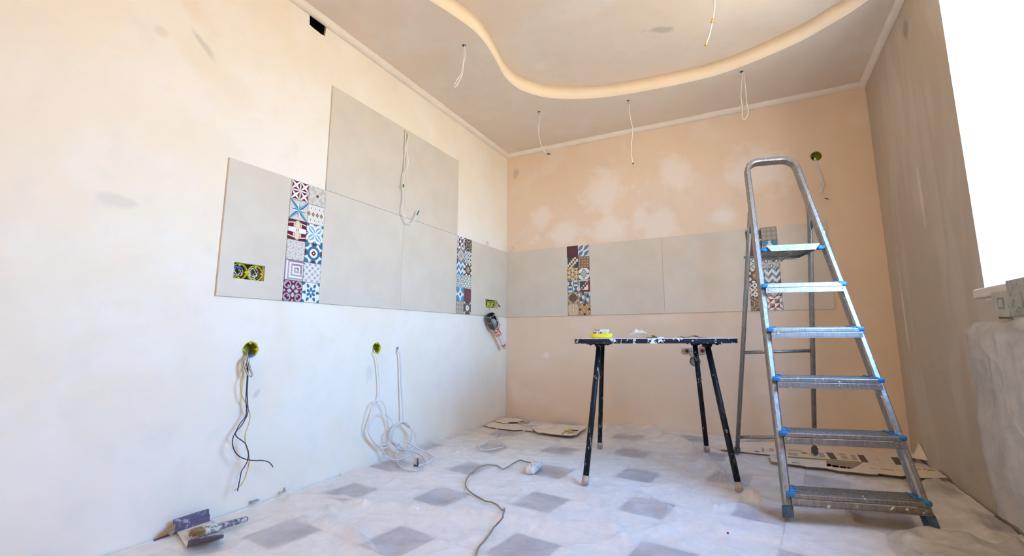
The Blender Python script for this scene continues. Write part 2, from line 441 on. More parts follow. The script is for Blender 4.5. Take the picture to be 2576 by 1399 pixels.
def petals(x, y, k):
    """white leaf pattern around every node of a unit cell"""
    p, q = (x+y)/2, (x-y)/2
    d = (abs(q) < k*(1-p*p)) | (abs(p) < k*(1-q*q))
    return d | ((1-abs(x)) < k*.9*(1-y*y)) | ((1-abs(y)) < k*.9*(1-x*x))
def s1l1(u, v):
    x, y = cell(u, 2), cell(v, 2); return cM, [(petals(x, y, .17), cW)]
def s1r1(u, v):
    a, b = abs(u), abs(v)
    return cLG, [(ln(a-.5, b-.5) < .36, cG), (ln(a-.72, b-.22) < .2, cLG), (ln(a-.22, b-.72) < .2, cLG), (btw(ln(a-1, b-1), .42, .5), cG),
                 (ln(a-1, b) < .2, cG), (ln(a, b-1) < .2, cG), (ln(u, v) < .17, cS)]
def s1l2(u, v):
    th = at2(v, u)/(2*PI)+1.0; t = (th*4).fr(); s = (t*2).fr()
    r = ln(u, v); h = abs(s-.5)*2
    star = r < (.42+.5*h*h+.75*(btw(t, .25, .75) & (h > .0))*h*h)
    return cLG, [(star, cT), (star & btw(t, .5, .78), cL), (star & (t < .22), cW), (star & (t > .86), (.10, .30, .42))]
def s1r2(u, v):
    x = cell(u+.12, 4); x2 = cell(u-.1, 4); w = abs(v)-.62
    return (.70, .69, .66), [((abs(x2)/.62+abs(w)/.24) < 1, cW), ((abs(x2)/.33+abs(w)/.14) < 1, cTAN),
            ((abs(x)/.75+abs(v)/.27) < 1, cBR), ((abs(x)/.48+abs(v)/.18) < 1, (.50, .30, .12))]
def s1l3(u, v):
    a, b = abs(u), abs(v); w = b+.14*a*a
    k = (b-.5)/.5; al = 1-k*k
    return (.76, .72, .68), [(btw(w, .30, .70), cM), (w > .80, cM), ((b < .26) & (a < .16), cM), (a < .44*al+.02, (.72, .66, .56)), (a < .36*al, cTAN), (a < .28*al, cCR), ((b < .24) & (a > .18), cW)]
def s1r3(u, v):
    a, b = abs(u), abs(v); p, q = (a+b)/2, abs(a-b)/2; k = 1-(2*p-1)*(2*p-1); k2 = 1-(2*p-.8)*(2*p-.8)/.5
    return cT, [(q < .36*k, cW), (q < .20*k2, cL), (q < .06*k2, cW), (mn(a, b) < .03*mx(a, b), cW), ((p > .78) & (q < .10), cT)]
def s1l4(u, v):
    s3 = 1.7320508; sz = .62
    def loc(ox, oy): return ((u+4*sz+ox).mod(sz)-sz/2, (v+4*sz*s3+oy).mod(sz*s3)-sz*s3/2)
    ax, ay = loc(0, 0); bx, by = loc(sz/2, sz*s3/2)
    m = ln(ax, ay) < ln(bx, by); gx, gy = bx+(ax-bx)*m, by+(ay-by)*m
    hexd = mx(abs(gx), abs(gx)*.5+abs(gy)*(s3/2))
    sp = ((abs(gx) < .025) & (gy < 0)) | ((abs(gy*s3/2-abs(gx)*.5) < .025) & (gy > 0))
    return (.66, .65, .61), [(hexd > (sz/2-.03), (.44, .43, .40)), (sp, (.44, .43, .40))]
def s1r4(u, v):
    a, b = abs(u), abs(v); r = ln(u, v); e = mn(ln(a-1, b), ln(a, b-1))
    fl = mn(ln(a-.13, b), ln(a, b-.13))
    return (.72, .75, .74), [(ln(a-1, b-1) < .46, cT), (r < .74, cT), (e < .36, cT), (r < .47, cW), (e < .2, cM), (fl < .14, cM), (r < .07, cW)]
def s1l5(u, v):
    pur = (.28, .20, .27); up = (u*.9+v) > .35
    m1 = mx(u-.3, v-.12)*2.9; m2 = mx(-u+.3, -v+.12)*2.9+.5
    st = ((m1.fr() < .55) & up) | ((m2.fr() < .5) & up.inv())
    return cW, [(st, pur), ((st & up.inv()), (.40, .36, .42)), (mx(abs(u), abs(v)) > .95, (.34, .30, .45))]
def s1r5(u, v):
    y0 = (v+1)*3; row = y0.fl().mod(2); y = y0.fr()*2-1; x = cell(u+row*.33, 3)
    r = ln(abs(x)-.42, y)
    return (.66, .66, .66), [(ln((abs(x)-.05)*1.0, y*1.6) < .30, (.56, .57, .52)), (btw(r, .30, .52) & (abs(x) < .42), (.13, .17, .24)), (ln(abs(x)-.95, y) < .38, cW)]
def s1l6(u, v):
    a, b = abs(u), abs(v); p, q = mx(a, b), mn(a, b); k = 1-((p-.38)/.26)*((p-.38)/.26)
    c = ln(a-1, b-1)
    return cM, [(btw(ln(a-.62, b-.62), .27, .40), cLAV), (q < .20*k, cLAV), (q < .13*k, (.55, .54, .60)), (btw(c, .30, .40), cLAV),
                (ln(p-.92, q) < .13, cLAV), ((ln(a-.5, b-.5) < .10), cLAV)]
def s1r6(u, v):
    r = ln(u, v); th = at2(v, u)/(2*PI)+1.0
    f = ((th*6).fr()-.5)*(PI/3); f2 = ((th*6+.5).fr()-.5)*(PI/3)
    def drop(f, c, w, s):
        d = r-c; y = r*f; return ln(d/s, y/(w*(1+d*1.6*(-1 if c > .5 else 1)))) < 1
    return (.74, .78, .77), [(drop(f, .33, .14, .23), cT), (drop(f2, .80, .15, .22), cT), (ln(abs(u)-1, abs(v)-1) < .30, cT)]
def a1(u, v):
    a, b = abs(u), abs(v); ins = mx(a, b) < .64; chk = (u*v) > 0
    return cW, [((mx(a, b) > .64) & (abs(a-b) < .10), cS), ((mx(a, b) > .66) & (mn(a, b) < (mx(a, b)-.66)*1.2), cT), (mx(a, b) > .95, (.60, .64, .68)),
                (ins & chk, cM), (ins & chk & ((u-v) > 0), (.16, .20, .26)), (ins & chk.inv() & ((abs(u)+abs(v)) > .66), cM), (ins & (u < 0) & (v < 0) & ((u-v) < .0), cM)]
def a2(u, v):
    a, b = abs(u), abs(v); e = mn(ln(a-1, b), ln(a, b-1))
    return (.075, .06, .05), [(btw(e, .46, .53), cLG), (btw(ln(a-1, b-1), .25, .31), cLG), (btw(mx(a, b), .26, .31) & (mn(a, b) < .2), (.30, .27, .24)), (ln(u, v) < .12, (.3, .27, .24))]
def a3(u, v):
    d = abs(u)+abs(v)
    return (.10, .08, .09), [(d < 1.12, cW), (d < 1.02, (.10, .08, .09)), (d < .92, cW), (d < .80, (.15, .12, .13)), (d < .70, cW), (d < .58, (.36, .34, .34)), (btw(d, 1.45, 1.55), cW)]
def a4(u, v):
    p, q = (u+v)*1.5+4, (u-v)*1.5+4; x, y = p.fr()-.5, q.fr()-.5; par = (p.fl()+q.fl()).mod(2) > .5
    sg = p.fl().mod(2) > .5
    cap = ((abs(x) < .46) & (abs(y) < .26) & sg) | ((abs(y) < .46) & (abs(x) < .26) & sg.inv())
    return (.70, .72, .70), [(cap & par, (.035, .06, .055)), ((mx(abs(x), abs(y)) < .24) & par.inv(), (.03, .07, .30))]
def a5(u, v):
    z = (u+1).pp(.5)*1.3; w = v*1.0+1.5-z; k = w.mod(1.0); s = ((u+1)*1.0).fr() < .5
    return (.70, .74, .76), [(k < .5, cL if False else (.10, .33, .52)), ((k < .5) & s, (.045, .13, .22))]
def a6(u, v):
    a, b = abs(u), abs(v); o = mx(mx(a, b), (a+b)*.7071); r = ln(u, v); th = at2(v, u)/(2*PI)+1.0
    h = abs((th*8).fr()-.5)*2
    fl = r < (.14+.34*abs((th*4).fr()-.5)*2)
    return (.045, .035, .03), [(ln(a-.95, b-.45) < .26, cW), (ln(a-.45, b-.95) < .26, cW), (r < .62+.16*h, cBR), (r < .56, (.30, .17, .08)), (fl, cW), (fl & (((th*8).fr()) < .5), cK), (r < .07, cBR)]
def a7(u, v):
    x, y = cell(u, 3), cell(v, 3); par = (((u+1)*1.5).fl()+((v+1)*1.5).fl()).mod(2) > .5
    g = (((u+1)*4.5+.25).fr() < .5) & (((v+1)*4.5+.25).fr() < .5)
    o = mx(mx(abs(x), abs(y)), (abs(x)+abs(y))*.72); st = (((u+1)*4.5).fr() < .42) | (((v+1)*4.5).fr() < .42)
    return (.66, .68, .68), [(par.inv() & st & g.inv(), (.12, .22, .30)), (par & btw(o, .45, .85), (.06, .15, .22)), (par & (o < .3), (.74, .76, .74))]
def a8(u, v):
    x, y = cell(u, 2.5), cell(v, 2.5); d = abs(abs(x)-abs(y)); m = mx(abs(x), abs(y))
    return (.68, .71, .66), [(d < .10+.16*m*(1-m)*4*.6, cK), ((abs(x)+abs(y)) < .24, (.68, .71, .66))]
def a9(u, v):
    a, b = abs(u), abs(v); c = ln(a-1.06, b-1.06); e = mn(ln(a-1.25, b), ln(a, b-1.25))
    return (.07, .28, .45), [(e < .42, (.70, .74, .76)), (c > .98, (.74, .77, .78)), ((abs(u)+abs(v)*.8) < .30, cS)]
def a10(u, v):
    x = cell(u, 4); y = (v*3.2+abs(x)*.9+8).fr()
    return (.20, .07, .10), [(y < .34, cMD), (abs(x) > .9, cMD), (((v*3.2+abs(x)*.9+8.5).fr() < .1), (.32, .16, .18))]
def a11(u, v):
    x, y = cell(u, 3), cell(v, 3); r = ln(x, y); e = ln(abs(x)-1, abs(y)-1)
    return (.36, .33, .29), [(r < .72, (.44, .41, .36)), (btw(r, .66, .78), (.28, .26, .23)), (e < .30, (.26, .23, .20)), ((mn(abs(x), abs(y)) < .07) & (r > .7), (.26, .23, .20))]
def a12(u, v):
    r = ln(u, v); th = at2(v, u)/(2*PI)+1.0; h = abs((th*8).fr()-.5)*2; a, b = abs(u), abs(v); c = ln(a-1, b-1)
    return (.11, .07, .055), [(r < .40+.12*(1-h), cW), ((h > .8) & (r < .45), (.45, .42, .42)), (r < .1, (.3, .27, .27)), (btw(c, .18, .32), cW), (ln(a-.66, b-.66) < .11, cW), (c < .08, cW), (btw(r, .62, .66), (.30, .22, .18))]
def b1(u, v):
    x, y = cell(u, 2), cell(v, 2); e = mn(ln(abs(x)-.62, y), ln(x, abs(y)-.62)); c = ln(abs(x)-1, abs(y)-1)
    return (.115, .035, .045), [(btw(e, .24, .34), cMD), (btw(ln(x, y), .46, .56), cMD), (btw(c, .30, .42), cMD)]
def b2(u, v):
    x, y = cell(u, 2), cell(v, 2); p, q = (x+y)/2, (x-y)/2
    A_, B_ = abs(q) < .40*(1-p*p), abs(p) < .40*(1-q*q)
    return cGN, [((1-abs(x)) < .30*(1-y*y), cW), ((1-abs(y)) < .30*(1-x*x), cW), (B_, (.66, .66, .56)), (A_, (.10, .20, .34))]
def b3(u, v):
    st = (u*3+9).fl()/3-3.0; t = v-st-.17
    return cCR, [(t > .62, cGN), (btw(t, -.16, .16), cM), (t < -.66, cGN), (((u+1) < .1) | ((v+1) < .1), cCR)]
def b4(u, v):
    vo = u.t.nodes.new('ShaderNodeTexVoronoi'); vo.inputs['Scale'].default_value = 7.0
    cb = u.t.nodes.new('ShaderNodeCombineXYZ'); u.t.links.new(u.v, cb.inputs[0]); u.t.links.new(v.v, cb.inputs[1]); u.t.links.new(cb.outputs[0], vo.inputs['Vector'])
    d = N(u.t, vo.outputs['Distance']); s = N(u.t, noise(u.t, cb.outputs[0], 8, 3))
    a, b = cell(u, 2), cell(v, 2)
    return (.26, .16, .10), [(d < .22, (.52, .38, .24)), (s > .58, cBR), (s < .38, (.13, .07, .04)), (ln(abs(a)-.5, abs(b)-.5) < .16, (.74, .64, .5)), (ln(a, b) < .1, cBR)]
def b5(u, v):
    f = lambda w: abs((w+8).fr()-.5) > .37
    L_ = f(u*1.5) | f(u*.75+v*1.3) | f(u*.75-v*1.3)
    return cBR, [((v*2.6+6).fr() < .5, (.34, .17, .04)), (L_, (.68, .54, .36))]
def b6(u, v):
    a, b = abs(u), abs(v); d = a/.72+b
    return (.72, .73, .70), [(ln(u*.95, v*.95) > 1.06, (.06, .045, .045)), (ln(a-.78, v) < .16, cGN), ((b < .07) & (a < .8), cGN), (d < .88, cGN), (d < .68, (.72, .73, .70)), (d < .54, (.22, .31, .38)), (d < .36, (.60, .64, .64)), (d < .24, cS), (d < .12, cW)]
def b7(u, v):
    x, y = cell(u, 2), cell(v, 2); chk = (u*v) > 0; a, b = abs(x), abs(y)
    h = (a > b) & chk | (b > a) & chk.inv()
    return (.70, .73, .72), [(h, (.12, .21, .36)), (h & chk.inv() & (v > 0), cGN), (h & chk.inv() & (v < 0), cGN), ((mx(a, b) < .42), (.17, .27, .44)), (mx(a, b) < .22, cGN)]
def b8(u, v):
    st = (u*3+9).fl()/3-3.0; t = v-st-.17
    return cCR, [(btw(t, -.42, .05), cM), ((v < -.72) & (u > -.6), cM), ((u > .72), cM), ((u-v > .55) & (u < .72) & (v > -.72), (.76, .72, .70)), ((v-u > .20) & (u > -.8) & (v < .78), cGN), (((u+1) < .12) | ((1-v) < .12), cCR)]
def b9(u, v):
    a, b = abs(u), abs(v); e = mn(ln(a-.44, b), ln(a, b-.44)); k = ln(a-.3, b-.3)
    return (.52, .40, .29), [(e < .44, (.13, .09, .065)), (btw(e, .30, .34), (.22, .16, .11)), (k < .30, (.10, .07, .05)), (ln((a-.8+b-.8), (a-b)*1.8) < .26, (.13, .09, .065))]
def b10(u, v):
    c_ = (u*2.5+10).fl(); x = (u*2.5).fr()*2-1; k = (v*1.6+c_*.37+abs(x)*.22+8); i = (k.fl()+c_*2).mod(4)
    return (.34, .28, .23), [(i < .5, (.12, .21, .33)), (btw(i, .5, 1.5), (.68, .68, .66)), (btw(i, 1.5, 2.5), cGN), (abs(x) > .93, (.3, .26, .22))]
def b11(u, v):
    a, b = abs(u), abs(v); c = ln(a-.56, b-.56)
    return (.62, .53, .40), [(btw(c, .33, .42), cTAN), (abs(a-b) < .05, cTAN), ((ln(a-1, b-.0) < .14) | (ln(a, b-1) < .14), cTAN), (ln(a-.88, b-.88) < .12, cTAN), (abs(u)+abs(v) < .26, cTAN), (abs(u)+abs(v) < .17, cW)]
def b12(u, v):
    a, b = abs(u), abs(v); d = a+b; r = ln(u, v); s = abs(((at2(v, u)/(2*PI)+1.0)*8).fr()-.5)
    q = (mx(a, b)+.35*s)*3.6
    return (.40, .21, .05), [((q.fr() < .28), (.68, .56, .38)), ((ln(a-1, b) < .32) | (ln(a, b-1) < .32), cMD), (btw(d, 1.12, 1.2), (.68, .56, .38)), (btw(abs(d-1), .32, .40), cM), (r < .14, cMD), (r < .08, (.66, .54, .36))]
E1 = [s1l1, s1r1, s1l2, s1r2, s1l3, s1r3, s1l4, s1r4, s1l5, s1r5, s1l6, s1r6]
E2 = [a1, a2, a3, a4, a5, a6, a7, a8, a9, a10, a11, a12]
E3 = [b1, b2, b3, b4, b5, b6, b7, b8, b9, b10, b11, b12]
def patmat(name, fn):
    m, t, b, o = newmat(name)
    c = t.nodes.new('ShaderNodeTexCoord'); s = t.nodes.new('ShaderNodeSeparateXYZ'); t.links.new(c.outputs['Object'], s.inputs[0])
    u, v = N(t, s.outputs[0])*20.4, N(t, s.outputs[1])*20.4
    col, layers = fn(u, v)
    for mk, lc in layers: col = mixc(t, col, lc, mk)
    t.links.new(col, b.inputs['Base Color']); b.inputs['Roughness'].default_value = .16
    h = N(t, noise(t, c.outputs['Object'], 25, 2)); bump(t, b, h, .05, .004)
    return m

# tile meshes in their own frame: x right, y up, z out of the wall; origin at the back centre
def tile_mesh(wd, hg, th, bev=.0012):
    mb = MB(); mb.box((0, 0, th/2), wd, hg, th, ch=bev)
    me = bpy.data.meshes.new('tile'); me.from_pydata(mb.v, [], mb.f); fixn(me); return me
ROTL = Matrix(((0, 0, 1), (1, 0, 0), (0, 1, 0)))          # columns: right, up, out (left wall)
ROTB = Matrix(((1, 0, 0), (0, 0, -1), (0, 1, 0)))         # back wall
M_wtile = pm('wall_tile_grey', (.63, .59, .51), (.59, .55, .475), 5, rough=.33, spec=.4)
meshes = {}
def wtile(nm, wall, a0, a1, z0, z1, m, spin=False, th=.0095, gap=.0012, label=None):
    """a0..a1 along the wall, z0..z1 up"""
    wd, hg = round(a1-a0-gap, 4), round(z1-z0-gap, 4)
    key = (wd, hg, th)
    if key not in meshes: meshes[key] = tile_mesh(wd, hg, th); meshes[key].materials.append(M_wtile)
    R = (ROTL if wall is wall_left else ROTB).copy()
    c = V3(0, (a0+a1)/2, (z0+z1)/2) if wall is wall_left else V3((a0+a1)/2, 0, (z0+z1)/2)
    o = link(nm, meshes[key], c, wall)
    if spin: R = R @ Matrix.Rotation(PI, 3, 'Z')
    o.rotation_euler = R.to_euler()
    if m is not M_wtile:
        o.material_slots[0].link = 'OBJECT'; o.material_slots[0].material = m
    if label: o['label'] = label
    return o
T_cut = wtile('wall_tile', wall_left, -2.495, -2.20, ZB, ZT, M_wtile)
for a0, a1 in ((-2.0, -1.4), (-1.4, -.8)):
    wtile('wall_tile', wall_left, a0, a1, ZB, ZT, M_wtile); wtile('wall_tile', wall_left, a0, a1, ZT, ZU, M_wtile)
T_cor = wtile('wall_tile', wall_left, -.6, -.010, ZB, ZT, M_wtile)
for a0, a1 in ((.0, .6), (.8, 1.4), (1.4, 2.0), (2.2, 2.502)): wtile('wall_tile', wall_back, a0, a1, ZB, ZT, M_wtile)
def strip(wall, a0, fns, mats, spin=False):
    for k in range(12):
        r, c = divmod(k, 2)
        if spin: r, c = 5-r, 1-c
        wtile('patterned_tile', wall, a0+.1*c, a0+.1*c+.1, ZT-.1*(r+1), ZT-.1*r, mats[k], spin, th=.0105, gap=.0022)
m1 = [patmat('tile_pattern_'+f.__name__, f) for f in E1]; m2 = [patmat('tile_pattern_'+f.__name__, f) for f in E2]; m3 = [patmat('tile_pattern_'+f.__name__, f) for f in E3]
strip(wall_left, -2.2, E1, m1); strip(wall_left, -.8, E2, m2); strip(wall_back, .6, E3, m3); strip(wall_back, 2.0, E2, m2, True)

# ================================================================== PLASTIC SHEETS ON THE FLOOR
def filmmat(name, tint, lo, hi, scale=5):
    m, t, b, o = newmat(name); t.nodes.remove(b)
    tr = t.nodes.new('ShaderNodeBsdfTransparent'); df = t.nodes.new('ShaderNodeBsdfDiffuse'); tl = t.nodes.new('ShaderNodeBsdfTranslucent')
    gl = t.nodes.new('ShaderNodeBsdfGlossy'); gl.inputs['Roughness'].default_value = .32
    m1_ = t.nodes.new('ShaderNodeMixShader'); m2_ = t.nodes.new('ShaderNodeMixShader'); m3_ = t.nodes.new('ShaderNodeMixShader')
    p = wpos(t); f1 = noise(t, p, scale, 4, .6, .5); f2 = noise(t, p, 34, 3, .7)
    op = ramp(t, N(t, f1)*.8+N(t, f2)*.2, [(.30, lo), (.70, hi)])
    for n_ in (df, tl): n_.inputs[0].default_value = (*tint, 1)
    m1_.inputs[0].default_value = .14; m3_.inputs[0].default_value = .06
    t.links.new(df.outputs[0], m1_.inputs[1]); t.links.new(tl.outputs[0], m1_.inputs[2])
    t.links.new(op, m2_.inputs[0]); t.links.new(tr.outputs[0], m2_.inputs[1]); t.links.new(m1_.outputs[0], m2_.inputs[2])
    t.links.new(m2_.outputs[0], m3_.inputs[1]); t.links.new(gl.outputs[0], m3_.inputs[2]); t.links.new(m3_.outputs[0], o.inputs[0])
    bn = t.nodes.new('ShaderNodeBump'); bn.inputs['Strength'].default_value = .4; bn.inputs['Distance'].default_value = .006
    vo = t.nodes.new('ShaderNodeTexVoronoi'); vo.feature = 'DISTANCE_TO_EDGE'; vo.inputs['Scale'].default_value = 3.2
    wv = t.nodes.new('ShaderNodeMixRGB'); wv.inputs[0].default_value = .22
    nn_ = t.nodes.new('ShaderNodeTexNoise'); nn_.inputs['Scale'].default_value = 3.0; t.links.new(p, nn_.inputs['Vector'])
    t.links.new(p, wv.inputs[1]); t.links.new(nn_.outputs['Color'], wv.inputs[2]); t.links.new(wv.outputs[0], vo.inputs['Vector'])
    crease = N(t, ramp(t, vo.outputs['Distance'], [(0, 1), (.035, .35), (.12, 0)]))
    hgt = N(t, f2)*.45+crease*1.6
    t.links.new(hgt.v, bn.inputs['Height'])
    for n_ in (df, gl): t.links.new(bn.outputs[0], n_.inputs['Normal'])
    return m
M_film = filmmat('dusty_film', (.93, .89, .835), .42, .70)
M_wrap = filmmat('cloudy_film', (.66, .65, .61), .38, .66, 9)
fl = lambda pts: [on(x, y, 2, 0)[:2] for x, y in pts]
FLAT = []          # (x, y, radius) where something stands or lies: the sheet is pressed flat there
def flat(px, py, r): p = on(px, py, 2, 0); FLAT.append((p[0], p[1], r))
for q in ((1992, 1322, .05), (2362, 1352, .06), (1853, 1145, .05), (2051, 1152, .05), (1472, 1224, .05), (1508, 1130, .05),
          (1780, 1138, .05), (1862, 1241, .05), (1333, 1180, .10), (520, 1340, .16), (460, 1365, .1), (560, 1335, .1), (430, 1340, .08), (1250, 1075, .16), (1310, 1085, .15),
          (1380, 1085, .15), (1440, 1080, .16), (1290, 1062, .14)): flat(*q)
flat(2384, 1202, .13); flat(1990, 1310, .10); flat(2356, 1345, .10); flat(1040, 1165, .16); flat(985, 1160, .14)
for x in range(1810, 2400, 25):
    for q in (0, 14, 28, 42) if x > 1935 else (0, 14, 28): flat(x, 1112+q+(x-1820)*.075+(12 if x > 1935 else 0)*(q > 14), .085)
for x in range(1214, 1480, 22):
    for q in (0, 14, 28): flat(x, 1056+q+(x-1214)*.055, .085)
RIDGES = [([(726, 1263), (779, 1258), (873, 1268), (960, 1282), (1066, 1290), (1163, 1303), (1260, 1318), (1420, 1322), (1560, 1345)], .020, .035),
          ([(600, 1366), (685, 1341), (771, 1319), (826, 1328), (873, 1344), (920, 1380), (960, 1420)], .022, .035),
          ([(818, 1280), (824, 1300), (829, 1324)], .014, .015),
          ([(1640, 1098), (1696, 1114), (1728, 1128), (1771, 1162), (1824, 1211), (1877, 1254), (1950, 1299), (2010, 1340)], .038, .05),
          ([(1450, 1232), (1476, 1245), (1514, 1267), (1546, 1288)], .014, .022), ([(1600, 1247), (1642, 1265), (1674, 1286), (1704, 1310)], .016, .02),
          ([(1706, 1254), (1749, 1269), (1803, 1288), (1867, 1284), (1899, 1286), (1950, 1308)], .020, .03),
          ([(2035, 1255), (2150, 1311), (2300, 1385)], .024, .04), ([(1480, 1098), (1560, 1085), (1610, 1079), (1650, 1090)], .03, .05),
          ([(1110, 1105), (1150, 1092), (1210, 1080)], .022, .03), ([(1130, 1240), (1180, 1290), (1300, 1330), (1430, 1345)], .008, .03),
          ([(1330, 1160), (1400, 1185), (1460, 1232)], .012, .03), ([(1560, 1370), (1700, 1330), (1850, 1345)], .016, .04), ([(1700, 1380), (1800, 1350), (1990, 1372)], .014, .03),
          ([(2100, 1210), (2250, 1240), (2420, 1300), (2500, 1360)], .018, .03), ([(2330, 1235), (2440, 1205), (2480, 1230)], .03, .05), ([(1020, 1120), (1100, 1150), (1250, 1125)], .012, .03)]
RID = [(fl(p), h*1.25, wd*.62) for p, h, wd in RIDGES]
def film_raw(x, y):
    p = Vector((x, y, 0))
    z = .006+.0035*mnoise.noise(p*3.0)+.0022*mnoise.noise(p*8.0+Vector((3, 1, 2)))+.0008*mnoise.noise(p*31)
    c = 1-abs(mnoise.noise(p*3.1+Vector((7, 2, 0))))*2; z += .009*max(0, c-.72)/.28*.9
    c = 1-abs(mnoise.noise(Vector((x*2.0+y*2.5, y*7-x*2, 5))))*2; z += .009*max(0, c-.75)/.25*.9
    for pl_, h, wd in RID:
        best = 9
        for i in range(len(pl_)-1):
            a, b = pl_[i], pl_[i+1]; dx, dy = b[0]-a[0], b[1]-a[1]
            t = max(0, min(1, ((x-a[0])*dx+(y-a[1])*dy)/(dx*dx+dy*dy+1e-9)))
            e = math.hypot(x-a[0]-t*dx, y-a[1]-t*dy)
            if e < best: best = e
        if best < 3*wd: z += h*math.exp(-(best/wd)**1.5*1.3)
    z = max(z, .0035)
    if x > 2.27 and y < -1.36: z = .004
    # the margins ride up against the walls
    for d, s in () if (x > 2.27 and y < -1.36) else ((x, .0 if y < -1.85 else 1), (-y, 1), (W-x, 1)):
        if d < .05 and s: z += (.05-d)**2/.0025*(.018+.014*mnoise.noise(Vector((x*5, y*5, 9))))
    return z
def film_height(x, y):
    z = film_raw(x, y)
    for (fx_, fy_, r) in FLAT:
        d = math.hypot(x-fx_, y-fy_)
        if d < 1.8*r:
            k = min(1, max(0, (d-r)/(.8*r))); z = .004+(z-.004)*k*k*(3-2*k)
    return z
ys = np.arange(-4.35, -.0099, .0185); xs = np.arange(.012, W-.011, .0185)
Gd = np.zeros((len(ys), len(xs), 3))
for i, y in enumerate(ys):
    for j, x in enumerate(xs):
        x2 = x + (.02+.012*mnoise.noise(Vector((0, y*6, 3))))*(1-x/W) if y < -1.8 else x
        Gd[i, j] = (x2, y, film_raw(x2, y))
for (fx_, fy_, r) in FLAT:
    k = np.clip((np.hypot(Gd[..., 0]-fx_, Gd[..., 1]-fy_)-r)/(.8*r), 0, 1)
    Gd[..., 2] = .004+(Gd[..., 2]-.004)*k*k*(3-2*k)
mb = MB(); mb.grid(Gd)
obj('plastic_sheet', mb, M_film, None, 'large dusty translucent plastic sheet wrinkled over the whole tiled floor', 'plastic sheet', recalc=False)
# second, bunched-up sheet in the near right corner
xs = np.linspace(2.36, 2.80, 60); ys = np.linspace(-2.25, -1.475, 104)
Gd = np.zeros((len(ys), len(xs), 3))
for i, y in enumerate(ys):
    for j, x in enumerate(xs):
        p = Vector((x, y, 0)); e = min((x-2.36)/.05, (-1.475-y)/.035, 1)
        q = .5+.5*mnoise.noise(p*5+Vector((2, 9, 1)))
        r_ = 1-abs(mnoise.noise(Vector((x*9+y*4, y*5-x*3, 2))))*2
        z = .012+e*(.035*q+.03*max(0, r_)+.012*mnoise.noise(p*22))
        wob = .02*mnoise.noise(Vector((x*7, 0, 4)))
        Gd[i, j] = (min(x, 2.77)+.03*mnoise.noise(Vector((y*6, 1, 7))), y+wob-.01, max(z, .010))
mb = MB(); mb.grid(Gd)
obj('plastic_sheet', mb, M_wrap, None, 'bunched up plastic sheet heaped in front of the right foot of the ladder', 'plastic sheet', recalc=False)

# ================================================================== STEP LADDER
M_alu = None
def alumat(name, base=(.60, .60, .60), rough=.36, splat=.64):
    m, t, b, o = newmat(name); p = wpos(t)
    mp = t.nodes.new('ShaderNodeMapping'); mp.inputs['Scale'].default_value = (40, 40, 6); t.links.new(p, mp.inputs[0])
    streak = noise(t, mp.outputs[0], 3, 3); sp = noise(t, p, 42, 4, .65)
    mask = ramp(t, sp, [(splat, 0), (splat+.03, 1)])
    c = mixc(t, base, tuple(x*.68 for x in base), ramp(t, streak, [(.35, 0), (.7, 1)]))
    t.links.new(mixc(t, c, (.80, .77, .72), mask), b.inputs['Base Color'])
    t.links.new(ramp(t, sp, [(splat, .92), (splat+.03, 0.0)]), b.inputs['Metallic'])
    t.links.new(ramp(t, streak, [(.3, rough), (.8, rough+.16)]), b.inputs['Roughness'])
    bump(t, b, sp, .12, .003); return m
M_alu = alumat('worn_aluminium', (.41, .395, .375), .40); M_alud = alumat('dull_aluminium', (.38, .36, .33), .45, .66); M_galv = alumat('galvanised_plate', (.33, .36, .355), .45, .66)
M_blue = pm('blue_plastic', (.012, .16, .42), (.02, .22, .50), 30, rough=.4)
M_rfoot = pm('grubby_teal', (.05, .075, .075), (.12, .11, .09), 40, rough=.7)
M_bfoot = pm('dusty_blue', (.02, .09, .19), (.10, .13, .16), 45, rough=.6)
M_dark = pm('hollow_shade_black', (.012, .011, .010), (.02, .018, .016), 30, rough=.8)  # flat black painted for the shade inside holes and openings
AL = math.radians(21.5)
lu = V3(math.cos(math.radians(12.7)), math.sin(math.radians(12.7)), 0); ln_ = V3(-lu[1], lu[0], 0); lz = V3(0, 0, 1)
LM = V3(2.3005, -1.466, 0)
ld = ln_*math.sin(AL)+lz*math.cos(AL); lN = np.cross(lu, ld)       # lN points out of the front face
wc = lambda z: .2375-.068*z
ladder = thing('stepladder', 'paint-splattered aluminium step ladder with blue end caps standing beside the table', 'ladder', (*LM[:2]+ln_[:2]*.5, 0))
fp = lambda s, z: LM+lu*s+ld*(z/math.cos(AL))        # point in the front plane at height z
def rrect(a, b, r=.006):
    return [(-a+r, -b), (a-r, -b), (a, -b+r), (a, b-r), (a-r, b), (-a+r, b), (-a, b-r), (-a, -b+r)]
# front frame: one bent tube, left stile - bow - right stile
DP = .050
top, rr = 1.708, .070
path = [(-wc(.032), .032), (-wc(.5), .5), (-wc(1.0), 1.0), (-wc(1.4), 1.4)]
wt = wc(1.62)
for a in np.linspace(0, PI/2, 8): path.append((-wt+rr-rr*math.cos(a), top-rr+rr*math.sin(a)))
for a in np.linspace(PI/2, 0, 8): path.append((wt-rr+rr*math.cos(a), top-rr+rr*math.sin(a)))
path += [(wc(1.4), 1.4), (wc(1.0), 1.0), (wc(.5), .5), (wc(.032), .032)]
P3 = [fp(s, z)-lN*(DP/2) for s, z in path]
def frm(i):
    t = P3[min(i+1, len(P3)-1)]-P3[max(i-1, 0)]; t /= np.linalg.norm(t); return np.cross(t, lN), lN
mb = MB(); mb.sweep(P3, rrect(.0135, DP/2), frm, smooth=False); obj('front_frame', mb, M_alu, ladder)
